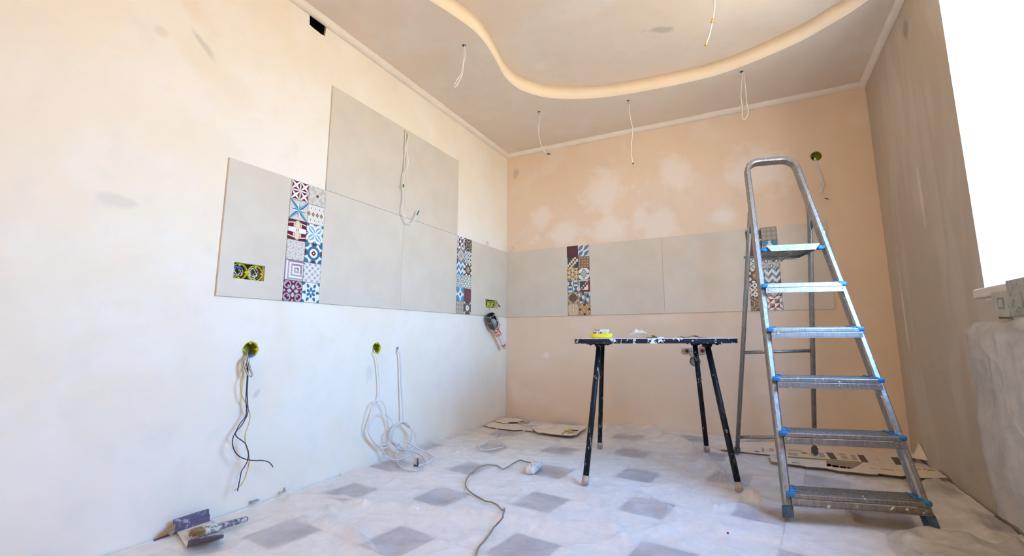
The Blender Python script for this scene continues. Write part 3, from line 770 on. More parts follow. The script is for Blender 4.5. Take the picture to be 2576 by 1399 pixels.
# treads
def hbox(mb, s, f, z, sx, sy, sz, ch=0, mi=0, tilt=0):
    """box at lateral s, forward distance f from the front plane at height z"""
    c = fp(s, z)-ln_*f; R = np.array([lu, ln_, lz]).T
    if tilt:
        ct, st_ = math.cos(tilt), math.sin(tilt); R = R @ np.array([[1, 0, 0], [0, ct, -st_], [0, st_, ct]])
    mb.box(c, sx, sy, sz, R, mi, ch)
for z in (.112, .322, .533, .745, .957):
    w2 = 2*(wc(z)-.004)
    mb = MB()
    hbox(mb, 0, -.022, z-.004, w2-.012, .078, .008)
    for k in range(7): hbox(mb, 0, .010-.011*k, z+.001, w2-.014, .005, .003)
    hbox(mb, 0, .020, z-.012, w2-.012, .012, .018, .003)
    hbox(mb, 0, .0225, z-.031, w2, .005, .020, .0015)
    hbox(mb, 0, .0205, z-.043, w2, .010, .004)
    hbox(mb, 0, -.058, z-.020, w2-.03, .004, .032)
    tr_ = obj('tread', mb, M_alu, ladder)
    for sg in (-1, 1):
        mb = MB(); hbox(mb, sg*(w2/2-.002), .018, z-.008, .032, .020, .020, .006)
        hbox(mb, sg*(w2/2-.028), -.020, z+.004, .006, .066, .006, .002); hbox(mb, sg*(w2/2-.016), -.020, z+.002, .026, .070, .004)
        obj('end_cap', mb, M_blue, tr_)
        mb = MB(); p = fp(sg*(wc(z)-.016), z-.031)-ln_*.026; mb.lathe(p+ln_*.004, -ln_, [(0, .0045), (.003, .004), (.004, .001)], 8); obj('rivet', mb, M_alu, tr_)
# platform
zp = 1.150
mb = MB()
hbox(mb, 0, -.125, zp-.004, .215, .27, .004)                      # deck
c0 = [fp(s_, zp+dz_)-ln_*f_ for s_, f_, dz_ in ((-.122, .014, .012), (.122, .014, .012), (.100, .004, -.019), (-.100, .004, -.019))]
mb.prism(c0, ln_*.004)                                            # down-turned front lip, ends cut at a slant
hbox(mb, 0, -.262, zp-.012, .215, .004, .022); hbox(mb, -.106, -.132, zp-.010, .003, .25, .016); hbox(mb, .106, -.132, zp-.010, .003, .25, .016)
platf = obj('platform', mb, M_galv, ladder)
for sg in (-1, 1):
    mb = MB(); p = fp(sg*.112, zp-.006)+ln_*.015; q = fp(sg*(wc(zp)-.012), zp-.006)+ln_*.015
    mb.lathe(p, q-p, [(0, .013), (.020, .013), (.024, .010), (np.linalg.norm(q-p), .010)], 12); obj('pivot_bush', mb, M_blue, platf)
mb = MB()
for s in (-.025, .015): mb.tube([fp(s, zp-.016)+ln_*.06, fp(s-.035, zp-.050)+ln_*.15], .0035, 6)
mb.tube([fp(-.03, zp-.014)+ln_*.06, fp(.02, zp-.014)+ln_*.06], .007, 6); obj('latch', mb, M_alud, platf)
# rear frame
RF = [V3(1.858, -.490, .012), V3(2.272, -.368, .0245)]; RTp = [V3(2.019, -.893, 1.315), V3(2.312, -.815, 1.325)]
rear_n = V3(-.26, .965, 0)
for i in (0, 1):
    a, b = RF[i], RTp[i]; sg = (-1, 1)[i]
    endp = fp(sg*(wc(1.40)-.004), 1.40)-lN*.045
    pts = [a, a+(b-a)*.5, a+(b-a)*.92, b, b*.55+endp*.45+V3(0, 0, .035), endp+V3(0, 0, .004)]
    pts = pts[:2]+smooth_path(pts[2:], 5)
    mb = MB()
    def fr2(j, pts=pts):
        t = pts[min(j+1, len(pts)-1)]-pts[max(j-1, 0)]; t = t/np.linalg.norm(t); A = np.cross(t, np.cross(lu, t)); A = lu-t*(lu @ t); A /= np.linalg.norm(A); return A, np.cross(t, A)
    mb.sweep(pts, [(.012*math.cos(q)*1.0, .018*math.sin(q)) for q in np.linspace(0, 2*PI, 12, endpoint=False)], fr2, smooth=True)
    leg = obj('rear_leg', mb, M_alud, ladder)
    # flattened tube end: lip ring, and a dark plate for the shade inside
    c = b-(b-a)/np.linalg.norm(b-a)*.03 - rear_n*.021; ax = (b-a)/np.linalg.norm(b-a)
    mb = MB(); ov = [c+ax*(.050*math.cos(q)+.02)+lu*(.0075*math.sin(q)*(1.1-.5*math.cos(q))) for q in np.linspace(0, 2*PI, 20, endpoint=False)]
    mb.tube(ov, .0024, 6, closed=True); obj('tube_lip', mb, M_alu, leg)
    mb = MB(); mb.prism([p+rear_n*.0005 for p in ov], rear_n*.004); obj('tube_opening', mb, M_dark, leg)
    mb = MB(); hb = a+(b-a)*.02; mb.sweep([a, a+(b-a)*.026], rrect(.0142, .0195, .006), lambda j: (lu, rear_n)); obj('rear_foot', mb, M_rfoot, ladder, 'grubby dark teal foot')
for f in (.075, .462):
    mb = MB(); p = RF[0]+(RTp[0]-RF[0])*f; q = RF[1]+(RTp[1]-RF[1])*f; mb.tube([p, q], .0095, 10); obj('cross_bar', mb, M_alud, ladder)
for f in (.868,):
    mb = MB(); p = RF[0]+(RTp[0]-RF[0])*f; q = RF[1]+(RTp[1]-RF[1])*f; mb.tube([p-lu*.02, q+lu*.012], .007, 8); obj('pivot_bar', mb, M_alud, ladder)
for sg in (-1, 1):
    mb = MB(); a = fp(sg*(wc(0)), .026)-lN*(DP/2); b = fp(sg*wc(.064), .064)-lN*(DP/2)
    mb.sweep([a, b], rrect(.0150, DP/2+.002, .005), lambda j: (lu, lN)); obj('front_foot', mb, M_bfoot, ladder, 'dusty blue foot')

# ================================================================== WORK TABLE
def paintmat(name, dark, splat, lo, scale=26, c2=(.74, .72, .70), sc=(1, 1, 1)):
    m, t, b, o = newmat(name)
    mp = t.nodes.new('ShaderNodeMapping'); mp.inputs['Scale'].default_value = sc; t.links.new(wpos(t), mp.inputs[0])
    f = noise(t, mp.outputs[0], scale, 5, .65, .4); g = noise(t, mp.outputs[0], scale*.35, 2, .5)
    k = ramp(t, N(t, f)*.7+N(t, g)*.3, [(lo, 0), (lo+.025, 1)])
    c = mixc(t, dark, tuple(x*2.2 for x in dark), f)
    t.links.new(mixc(t, c, c2, k), b.inputs['Base Color']); b.inputs['Roughness'].default_value = .5
    bump(t, b, k, .3, .001); b.inputs['Specular IOR Level'].default_value = .3; return m
M_navy = paintmat('navy_paint_splattered', (.003, .004, .011), 1, .545, 34)
M_leg = paintmat('black_paint_chipped', (.004, .004, .006), 1, .585, 90, (.30, .29, .29), (1, 1, .4))
M_ttop = pm('dusty_white_top', (.76, .75, .74), (.60, .60, .62), 14, rough=.6)
M_cap = pm('dusty_rubber', (.33, .28, .24), (.50, .44, .39), 60, rough=.8)
tu, tn, tcn = V3(.968, .25, 0), V3(-.25, .968, 0), V3(1.464, -.956, 0)
TT = .700
table = thing('work_table', 'dark blue paint-spattered work table with four splayed black tube legs', 'table', tcn)
def outline(hw, hd, r):
    o = []
    for cx, cy, a0 in ((hw-r, -hd+r, -PI/2), (hw-r, hd-r, 0), (-hw+r, hd-r, PI/2), (-hw+r, -hd+r, PI)):
        for a in np.linspace(a0, a0+PI/2, 7): o.append((cx+r*math.cos(a), cy+r*math.sin(a)))
    return o
mb = MB(); mb.prism([tcn+tu*a+tn*b+lz*(TT-.0265) for a, b in outline(.41, .28, .05)], lz*.024); obj('table_edge_board', mb, M_navy, table)
mb = MB(); mb.prism([tcn+tu*a+tn*b+lz*(TT-.0025) for a, b in outline(.408, .278, .05)], lz*.0025); obj('table_surface', mb, M_ttop, table)
for (sx, sy), foot in (((-.28, -.2), V3(1.216, -1.420, 0)), ((-.28, .2), V3(1.066, -.70, 0)), ((.27, -.2), V3(1.885, -1.213, 0)), ((.27, .2), V3(1.689, -.50, 0))):
    tp = tcn+tu*sx+tn*sy+lz*(TT-.030); foot = foot+lz*.014
    mb = MB(); mb.tube([foot, tp], .0145, 12); lg = obj('leg', mb, M_leg, table)
    d = (tp-foot)/np.linalg.norm(tp-foot)
    mb = MB(); mb.lathe(foot-d*.004, d, [(0, .017), (.004, .0185), (.036, .0175), (.038, .0145)], 14); obj('rubber_cap', mb, M_cap, lg)
    R = np.array([tu, tn, lz]).T
    mb = MB(); mb.box(tcn+tu*sx+tn*sy+lz*(TT-.029), .13, .07, .005, R)
    mb.lathe(tp-lz*.016, lz, [(0, .021), (.016, .027)], 12)
    for e in (-.045, .045): mb.lathe(tcn+tu*(sx+e)+tn*(sy-.02)+lz*(TT-.037), lz, [(0, .004), (.003, .007), (.007, .007)], 8)
    obj('mounting_plate', mb, M_leg, table)

# ================================================================== HOLES IN THE WALLS, JUNCTION BOXES, CABLES
M_yel = pm('yellow_plastic', (.62, .60, .02), (.50, .47, .02), 30, rough=.35)
M_yeld = pm('olive_plastic', (.30, .28, .02), (.22, .20, .02), 30, rough=.4)
M_hole = pm('broken_plaster', (.16, .14, .12), (.24, .21, .18), 60, rough=.95)
M_white = pm('white_cable', (.80, .78, .76), (.72, .70, .69), 12, rough=.45)
M_lil = pm('pale_cable', (.66, .62, .63), (.72, .68, .67), 12, rough=.5)
M_grey = pm('grey_cable', (.52, .51, .50), (.60, .59, .57), 12, rough=.5)
M_navyw = pm('navy_wire', (.025, .03, .09), (.04, .045, .12), 20, rough=.4)
M_blackw = pm('black_wire', (.03, .025, .035), (.05, .04, .05), 20, rough=.4)
M_bluew = pm('blue_wire', (.05, .10, .38), (.07, .13, .42), 20, rough=.4)
M_yelw = pm('yellow_wire', (.60, .36, .06), (.66, .44, .10), 20, rough=.4)
M_brw = pm('brown_wire', (.30, .13, .06), (.36, .18, .09), 20, rough=.4)
M_cop = pm('copper_tip', (.55, .26, .10), (.48, .22, .08), 20, rough=.3, metal=1)
M_green = pm('green_tape', (.015, .16, .09), (.02, .20, .12), 20, rough=.4)
M_ytape = pm('yellow_tape', (.72, .46, .02), (.66, .40, .02), 20, rough=.4)
M_btape = pm('black_tape', (.02, .02, .025), (.03, .03, .04), 20, rough=.4)
AX = V3(1, 0, 0)
def pathL(x0, y0, s, pts, xs, zmin=.014):
    """points traced on the left wall; xs = distances from the wall, blended along the path"""
    P = crop(x0, y0, s, pts); n = len(P); xs = list(xs) if isinstance(xs, (list, tuple)) else [xs]
    out = []
    neg = xs.pop(0) if xs[0] <= 0 and len(xs) > 1 else None       # a first, buried point
    for i, (a, b) in enumerate(P):
        if neg is not None and i == 0: out.append(lw(a, b, neg, zmin)); continue
        t = i/(n-1)*(len(xs)-1); k = min(int(t), len(xs)-2) if len(xs) > 1 else 0
        x = xs[0] if len(xs) == 1 else xs[k]+(xs[k+1]-xs[k])*(t-k)
        out.append(lw(a, b, x, zmin))
    return out
def wire(name, pts, r, m, parent=None, k=5, **kw):
    mb = MB(); mb.tube(smooth_path(pts, k), r, 7); return obj(name, mb, m, parent, **kw)
def band(name, pts, r, m, parent): mb = MB(); mb.tube(pts, r, 8); return obj(name, mb, m, parent)

# --- double box in the cut tile
dbl = [on(589, 657, 0, .0095), on(667, 671.5, 0, .0095), on(664, 707.5, 0, .0095), on(587, 700, 0, .0095)]
dy0, dy1 = (dbl[0][1]+dbl[3][1])/2, (dbl[1][1]+dbl[2][1])/2; dz0, dz1 = (dbl[2][2]+dbl[3][2])/2, (dbl[0][2]+dbl[1][2])/2
mb = MB(); mb.box((0, (dy0+dy1)/2, (dz0+dz1)/2), .06, dy1-dy0, dz1-dz0)
cut(T_cut, mb)
tri = [on(1221, 752.8, 0, .0095), on(1251, 756.7, 0, .0095), on(1250.5, 776.6, 0, .0095), on(1221, 773, 0, .0095)]
ty0, ty1 = tri[0][1], tri[1][1]; tz0, tz1 = (tri[2][2]+tri[3][2])/2, (tri[0][2]+tri[1][2])/2
T_cor.data = T_cor.data.copy()
mb2 = MB(); mb2.box((0, (ty0+ty1)/2, (tz0+tz1)/2), .06, ty1-ty0, tz1-tz0)
cut(T_cor, mb2)
# --- one cutter for the left wall: both boxes, two round boxes, the cable hole and the vent hole
c1, c2, c3 = on(630, 880, 0, 0), on(947.5, 876, 0, 0), on(1000, 877, 0, 0)
K = MB()
K.box((-.02, (dy0+dy1)/2, (dz0+dz1)/2), .09, dy1-dy0, dz1-dz0); K.box((-.02, (ty0+ty1)/2, (tz0+tz1)/2), .09, ty1-ty0, tz1-tz0)
for c, r in ((c1, .036), (c2, .034)): K.lathe((-.055, c[1], c[2]), AX, [(0, r), (.09, r)], 24)
K.lathe((-.06, c3[1], c3[2]), AX, [(0, .011), (.09, .011)], 10)
vent = [on(779.5, 30, 0, 0), on(822, 62, 0, 0), on(818, 91, 0, 0), on(808, 86, 0, 0), on(797, 77, 0, 0), on(790, 72, 0, 0), on(779, 62, 0, 0)]
vent[0][2] = vent[1][2] = ZC-.012
K.prism([p*V3(0, 1, 1)+V3(.02, 0, 0) for p in vent], V3(-.20, 0, 0))
cut(wall_left, K)
# the same for the back wall: one round box and the drain
c4 = on(2053, 393, 1, 0); c5 = on(1748.5, 909, 1, 0)
K = MB(); K.lathe((c4[0], .05, c4[2]), V3(0, -1, 0), [(0, .035), (.09, .035)], 24); K.lathe((c5[0], .045, c5[2]), V3(0, -1, 0), [(0, .038), (.09, .038)], 24)
cut(wall_back, K)

def round_box(P, ax, r, parent, nm='ring', mats=(M_yel, M_yeld), dep=.045):
    """cup shaped box: lip, wall and bottom with screw lugs; ax points out of the wall"""
    ax = np.array(ax, float); a = V3(0, 0, 1); A = np.cross(a, ax)
    mb = MB(); mb.lathe(P-ax*.0005, ax, [(-.010, r*.90), (0, r*.90), (.0012, r*.95), (0, r*.995), (-.010, r*.995)], 28, cap=False); o = obj(nm, mb, mats[0], parent)
    mb = MB(); mb.lathe(P, ax, [(-.010, r*.90), (-dep, r*.88), (-dep-.002, r*.02)], 28, cap=False); obj('cup', mb, mats[1], parent)
    for k in range(4):
        q = k*PI/2; d = a*math.cos(q)+A*math.sin(q); mb = MB(); mb.lathe(P+d*r*.80-ax*.012, ax, [(0, .0045), (.010, .0045), (.0102, .002)], 10); obj('screw_lug', mb, mats[0], parent)
    return o
def coil(P, ax, r, m, turns, seed, parent, wr=.0016, z0=-.03):
    rnd = random.Random(seed); ax = np.array(ax, float); a = V3(0, 0, 1); A = np.cross(a, ax); pts = []
    ph = rnd.random()*6
    for i in range(int(turns*10)):
        q = ph+i*2*PI/10; rr_ = r*(.55+.25*math.sin(i*.7+seed)+.1*rnd.random())
        pts.append(P+ax*(z0+.020*i/(turns*10)+.004*rnd.random())+a*(rr_*math.cos(q))+A*(rr_*math.sin(q)))
    return wire('wire_loop', pts, wr, m, parent, 3)
def multi_box(label, y0, y1, z0, z1, n, r, seed, cat='junction box', xf=.0, clipped=0.0):
    P = V3(xf, (y0+y1)/2, (z0+z1)/2); t = thing('junction_box', label, cat, P)
    mb = MB(); mb.box((-.052, P[1], P[2]), .006, y1-y0-.002, z1-z0-.002); obj('backing', mb, M_hole, t)
    for k in range(n):
        c = V3(-.001, y0-clipped+(y1+.0-y0+clipped)*(k+.5)/n, P[2]-.002)
        round_box(c, AX, r, t)
        for q, m in enumerate((M_white, M_navyw, M_white, M_brw, M_lil)[:5 if n == 2 else 3]): coil(c, AX, r*.9, m, 1.6, seed+q*3+k, t, .0017)
        if n == 2 and k == 0: wire('blue_conduit', [c+V3(-.02, -.03, .014), c+V3(-.008, -.012, .018), c+V3(-.008, .008, .017), c+V3(-.02, .02, .015)], .005, M_bluew, t)
    return t
multi_box('double yellow junction box stuffed with wires, set in the leftmost grey wall tile', dy0, dy1, dz0, dz1, 2, .0355, 3, clipped=.004)
t3 = multi_box('triple yellow junction box in the grey corner tile above the work lamp', ty0, ty1, tz0, tz1, 3, .031, 21, clipped=0)
wire('spare_wire', pathL(1200, 720, 7.77, [(385, 320), (405, 345), (430, 375), (455, 400), (440, 402), (415, 370), (395, 340)], [.0, .012, .03, .04, .03, .012, .0]), .0028, M_blackw, t3)
tA = thing('junction_box', 'round yellow junction box in the left wall with coloured wires hanging out', 'junction box', (0, c1[1], c1[2])); round_box(V3(0, c1[1], c1[2]), AX, .035, tA)
tB = thing('junction_box', 'round yellow-green junction box in the left wall with a white cable coiled below', 'junction box', (0, c2[1], c2[2])); round_box(V3(0, c2[1], c2[2]), AX, .033, tB)
tC = thing('junction_box', 'round olive junction box high in the back wall to the right of the ladder', 'junction box', (c4[0], 0, c4[2])); round_box(V3(c4[0], 0, c4[2]), (0, -1, 0), .0345, tC, mats=(M_yeld, M_yeld))
mb = MB(); mb.lathe((c4[0]-.012, .038, c4[2]+.005), V3(0, -1, 0), [(0, .006), (.008, .006)], 10); obj('entry_hole', mb, M_dark, tC)

for q_ in (tA, tB, tC): q_['group'] = 'round junction boxes'
# --- vent hole: black lining painted for the dark inside the hole
vt = thing('vent_duct', 'square black ventilation hole broken into the left wall just under the ceiling coving', 'vent', np.mean(vent, 0)*V3(0, 1, 1))
vy0, vy1 = min(p[1] for p in vent)+.001, max(p[1] for p in vent)-.001; vz0, vz1 = min(p[2] for p in vent), ZC-.013
mb = MB(); mb.box((-.172, (vy0+vy1)/2, (vz0+vz1)/2), .006, vy1-vy0, vz1-vz0); obj('hole_shade_back', mb, M_dark, vt)
mb = MB()
vin = [p*V3(0, 1, 1)*1 for p in vent]; vc = np.mean(vin, 0)
ring = [[vc+(p-vc)*.985+V3(x, 0, 0) for p in vin] for x in (-.012, -.168)]
nn = len(vin); mb.add(ring[0]+ring[1], [(i, (i+1) % nn, (i+1) % nn+nn, i+nn) for i in range(nn)]); obj('hole_shade_lining', mb, M_dark, vt, recalc=False)

# --- coloured wires under the first round box
wt_ = thing('wire_bundle', 'blue, black and yellow stripped wires dangling from the leftmost round box', 'wires', (0.02, c1[1], c1[2]))
q = lambda pts, xs: pathL(560, 840, 3.412, pts, xs)
for dx, m in ((0, M_navyw), (5, M_white), (-7, M_yelw), (10, M_bluew)):
    wire('looped_wire', q([(205+dx*.3, 140), (208+dx, 185), (216+dx, 230), (228+dx, 290), (250+dx*.6, 345), (243+dx*.4, 368+dx*.4), (212+dx*.8, 345), (188+dx, 290), (178+dx, 240), (196+dx*.5, 205), (214, 200)], [-.02, .01, .03, .045, .045, .03, .02]), .0018, m, wt_)
wire('blue_sleeve', q([(275, 178), (250, 186), (225, 198), (208, 212)], [-.01, .006, .012]), .005, M_bluew, wt_)
wire('black_wire', q([(205, 205), (210, 290), (210, 380), (204, 480), (200, 560), (204, 650), (196, 710), (150, 770), (118, 830), (90, 890), (84, 940), (100, 1000), (135, 1045), (170, 1066), (220, 1082), (280, 1088), (330, 1087), (375, 1094), (405, 1108), (433, 1143)], [.02, .03, .035, .06, .07, .06]), .0021, M_blackw, wt_)
wire('navy_wire', q([(214, 205), (217, 300), (216, 400), (210, 500), (214, 590), (218, 660), (205, 710), (170, 775), (120, 835), (110, 862), (130, 892), (170, 920), (198, 948), (218, 1000), (222, 1040), (212, 1095), (185, 1145), (162, 1180), (150, 1240), (138, 1300), (128, 1350)], [.02, .035, .04, .055, .06, .06]), .0021, M_navyw, wt_)
wire('yellow_wire', q([(204, 250), (190, 310), (165, 370), (153, 420), (156, 480), (170, 540), (195, 590), (212, 630), (235, 690), (232, 735), (214, 800), (196, 850), (192, 900), (198, 950), (214, 1010), (228, 1060), (226, 1110), (210, 1180), (180, 1262), (140, 1315), (98, 1345)], [.02, .03, .03, .045, .05, .05]), .0020, M_yelw, wt_)
# --- white cable coiled below the second box
P8 = lambda pts, xs, zmin=.016: pathL(900, 840, 3.781, pts, xs, zmin)
wire('coiled_cable', P8([(150, 148), (160, 175), (178, 220), (190, 300), (204, 440), (207, 540), (203, 590), (185, 640), (160, 690), (140, 750), (115, 820), (97, 900), (108, 965), (155, 1035), (225, 1085), (290, 1072), (325, 1005), (342, 900), (322, 825), (265, 768), (200, 755), (155, 780), (120, 860), (108, 935), (150, 1005), (215, 1058), (288, 1042), (322, 985), (300, 890), (275, 770), (262, 700), (238, 655), (200, 635), (160, 648), (135, 710), (112, 800), (98, 890), (125, 985), (185, 1050), (232, 1092), (258, 1150)], [-.012, .022, .022, .035, .045, .03, .05, .045]), .0034, M_white,
     label='white cable hanging from the second round box and coiled above the floor', cat='cable')
cab2 = thing('stripped_cable', 'loose white cable end with a navy tip beside the coils on the floor', 'cable', lw(1005.8, 1156, .10, .016))
wire('sheath', P8([(258, 1150), (290, 1180), (340, 1198), (390, 1198), (450, 1176), (505, 1146), (540, 1140), (562, 1158), (568, 1182)], [.05, .09, .12, .13]), .0034, M_white, cab2)
band('navy_tip', P8([(568, 1182), (570, 1215), (572, 1238)], [.13, .13], .012), .0048, M_navyw, cab2)
# --- thicker cable from the small hole
g_ = thing('floor_cable', 'thick pale cable hanging from a small wall hole and looping onto the floor', 'cable', (.03, c3[1], c3[2]))
wire('sheath', P8([(376, 145), (385, 165), (400, 200), (406, 300), (410, 420), (416, 540), (424, 660), (430, 780), (426, 840), (400, 872), (350, 895), (322, 940), (326, 1010), (368, 1078), (430, 1112), (478, 1078), (508, 1000), (510, 920), (480, 862), (440, 838), (395, 850), (340, 890), (302, 955), (320, 1030), (372, 1075)], [-.02, .02, .025, .04, .06, .06, .07]), .0046, M_lil, g_)
wire('sheath', P8([(426, 842), (470, 880), (515, 910), (546, 965), (546, 1030), (505, 1080), (440, 1108), (385, 1100), (362, 1065), (385, 1035), (425, 1018), (480, 1035), (560, 1080), (650, 1128), (722, 1172), (712, 1192), (665, 1225), (610, 1248), (575, 1252)], [.04, .07, .10, .12, .10, .10], .018), .0046, M_lil, g_)
wire('sheath', P8([(400, 1050), (372, 1080), (362, 1130), (376, 1220), (415, 1275), (480, 1303), (560, 1298), (620, 1265), (638, 1215), (605, 1160), (540, 1125), (460, 1100), (395, 1065), (340, 1030), (310, 990)], [.10, .14, .16, .14, .06], .016), .0044, M_grey, g_)
band('navy_tip', P8([(578, 1252), (560, 1254), (534, 1252)], [.12, .12], .016), .0056, M_navyw, g_)
# --- wall cable on the tile joint
s_ = thing('wall_cable', 'thin white cable with green taped ends hanging over the upper tile joint', 'cable', tuple(on(1019, 326, 0, .015)))
P3_ = lambda pts, xs: pathL(980, 300, 2.8, pts, xs)
wire('sheath', P3_([(110, 74), (124, 92), (132, 120), (122, 165), (118, 205), (126, 255), (131, 300), (126, 335), (108, 372), (100, 420), (98, 470), (101, 530), (96, 590), (92, 625), (98, 665), (118, 710), (140, 737), (160, 733), (178, 705), (194, 672)], [.012, .03, .04, .03, .045, .04]), .0032, M_white, s_)
wire('sheath', P3_([(107, 76), (112, 110), (110, 180), (107, 260), (104, 340), (106, 372)], [.012, .022, .02, .03]), .0028, M_white, s_)
band('green_tape', P3_([(98, 458), (98, 480)], [.045, .045]), .0046, M_green, s_)
band('green_tape', P3_([(192, 678), (200, 660), (207, 645)], [.04, .045, .045]), .0044, M_green, s_)

# --- cables hanging from the ceiling
hn = V3(math.sin(YAW), -math.cos(YAW), 0)
def hang(label, P, px, r=.0030, tips=(), m=M_white, name='ceiling_cable', hole=True, group='cables hanging from the ceiling'):
    """P: exit point; px: pixels followed in the upright plane through P"""
    pts = [P+V3(0, 0, .02)]+[onplane(a, b, P, hn) for a, b in px]
    t = thing(name, label, 'cable', P, group)
    wire('sheath', pts, r, m, t)
    for a, b, mm in tips: band('tape', [onplane(*a, P, hn), onplane(*b, P, hn)], r*1.55, mm, t)
    if hole:
        mb = MB(); mb.lathe(P+V3(-.004, 0, -.0015), lz, [(0, .010), (.001, .0115), (.0025, .0115)], 12); obj('exit_hole', mb, M_dark, t)
    return t
hang('white cable loop hanging from the ceiling left of the wavy step', on(1168.5, 114, 2, ZC), [(1168, 118), (1166, 150), (1163, 172), (1160, 186), (1150, 200), (1144, 212), (1143, 219), (1148, 216), (1157, 200), (1163, 186), (1166, 160), (1171, 135), (1171, 118)], .0032)
hang('short ceiling cable with yellow tape and a black tip, nearest the room corner', on(1357.5, 281, 2, ZC), [(1357, 288), (1356, 310), (1355, 330), (1357, 350), (1362, 368), (1369, 380), (1375, 387)], .003,
     [((1357, 286), (1357, 292), M_ytape), ((1375, 387), (1384, 387.5), M_btape)])
hang('straight pale ceiling cable with yellow tape, middle one along the back wall', on(1582, 253, 2, ZC), [(1582, 260), (1584, 285), (1588, 308), (1592, 325), (1590, 345), (1588, 368), (1589, 395), (1592, 411)], .003,
     [((1581.5, 256), (1582, 262), M_ytape), ((1592, 410), (1593, 413), M_btape)])
hang('pale double cable loop hanging from the ceiling above the ladder', on(1867, 180, 2, ZC), [(1868, 183), (1866, 210), (1864, 240), (1867, 270), (1868, 295), (1872, 301), (1880, 292), (1882, 278), (1878, 258), (1876, 230), (1873, 200), (1870, 183)], .0028, m=M_lil)
hang('white cable with two yellow tape marks hanging from the raised ceiling panel', on(1793, -45, 2, ZC+RISE), [(1794, -30), (1797, 0), (1797, 25), (1791, 58), (1784, 90), (1776, 110)], .0036,
     [((1793, 47), (1790, 58), M_ytape), ((1777, 108), (1774, 114), M_ytape)])
# --- cable from the back wall box, and the loop in the corner
bx_ = thing('box_cable', 'short pale cable with a black tip drooping from the olive wall box', 'cable', (c4[0], -.02, c4[2]-.02))
PB = lambda pts, ys: [on(x, y, 1, -(ys[0]+(ys[-1]-ys[0])*i/(len(pts)-1))) for i, (x, y) in enumerate(crop(2000, 360, 8.74, pts))]
for d, e in ((0, 0), (34, .004)):
    wire('sheath', PB([(420+d*.4, 330), (430+d, 390), (462+d, 500), (520+d, 640), (555+d, 760), (578+d, 860), (600+d, 925), (585+d*.8, 985), (560+d*.6, 1050), (572+d*.3, 1105)], [-.01+e, .03+e]), .0042, M_lil, bx_)
wire('bare_wire', PB([(575, 1105), (610, 1140), (655, 1190), (665, 1212)], [.03, .03]), .0012, M_lil, bx_)
band('black_tip', PB([(650, 1211), (695, 1222), (742, 1238)], [.03, .03]), .003, M_btape, bx_)
lp = thing('corner_wire', 'thin yellowish wire loop sticking out at the room corner above the tiles', 'wire', tuple(on(1273, 640, 1, -.02)))
PC = lambda pts, d: [on(x, y, 1, -d) for x, y in crop(1120, 580, 4.372, pts)]
wire('sheath', PC([(655, 308), (668, 285), (684, 258), (700, 225), (718, 200), (738, 186), (758, 190), (770, 208), (764, 228), (750, 236)], .035), .0016, M_lil, lp)
band('yellow_end', PC([(732, 187), (752, 187)], .035), .0026, M_ytape, lp); band('bare_tip', PC([(655, 310), (662, 298)], .035), .0022, M_btape, lp)

# ================================================================== WATER CONNECTIONS ON THE BACK WALL
M_plate = pm('cement_grey_plate', (.42, .41, .38), (.36, .35, .33), 20, rough=.6)
M_red = pm('red_plug', (.42, .03, .025), (.34, .025, .02), 30, rough=.4)
M_drain = pm('grey_drain_plastic', (.20, .20, .19), (.17, .17, .16), 20, rough=.45)
wo_ = thing('water_outlet', 'grey water connection plate with two red plugs low on the back wall', 'water outlet', tuple(on(1743, 885, 1, 0)))
pw = lambda pts, y=0: [on(a, b, 1, y) for a, b in crop(1690, 850, 12.72, pts)]
def plate(pts): mb = MB(); mb.prism(pw(pts), V3(0, -.003, 0)); obj('plate', mb, M_plate, wo_)
plate([(300, 320), (860, 318), (868, 270), (920, 262), (940, 235), (1040, 235), (1080, 275), (1100, 300), (1105, 500), (1080, 540), (900, 565), (840, 570), (830, 620), (610, 620), (590, 560), (540, 545), (420, 520), (380, 540), (300, 490)])
for a, b in ((487, 425), (982, 410)):
    p = pw([(a, b)], -.003)[0]; mb = MB(); mb.lathe(p, V3(0, -1, 0), [(0, .0175), (.016, .0165), (.017, .015), (.017, .009), (.004, .008)], 6); pg = obj('plug', mb, M_red, wo_)
    mb = MB(); mb.lathe(p+V3(0, -.009, 0), V3(0, -1, 0), [(0, .0095), (.001, .0095)], 10); obj('socket', mb, M_dark, pg)
for a, b in ((355, 427), (625, 427), (975, 280), (985, 540)):
    p = pw([(a, b)], -.003)[0]; mb = MB(); mb.lathe(p, V3(0, -1, 0), [(0, .0035), (.001, .003)], 8); obj('screw_hole', mb, M_dark, wo_)
dr = thing('drain_pipe', 'round grey capped drain pipe end below the red plugs', 'pipe', (c5[0], 0, c5[2]))
mb = MB(); mb.lathe((c5[0]+.002, .03, c5[2]-.002), V3(0, -1, 0), [(0, .034), (.032, .034), (.036, .030), (.032, .028), (.030, .002)], 24); obj('cap', mb, M_drain, dr)
mb = MB(); mb.lathe((c5[0], .04, c5[2]), V3(0, -1, 0), [(0, .037), (.006, .037)], 24); obj('recess_bottom', mb, M_dark, dr)

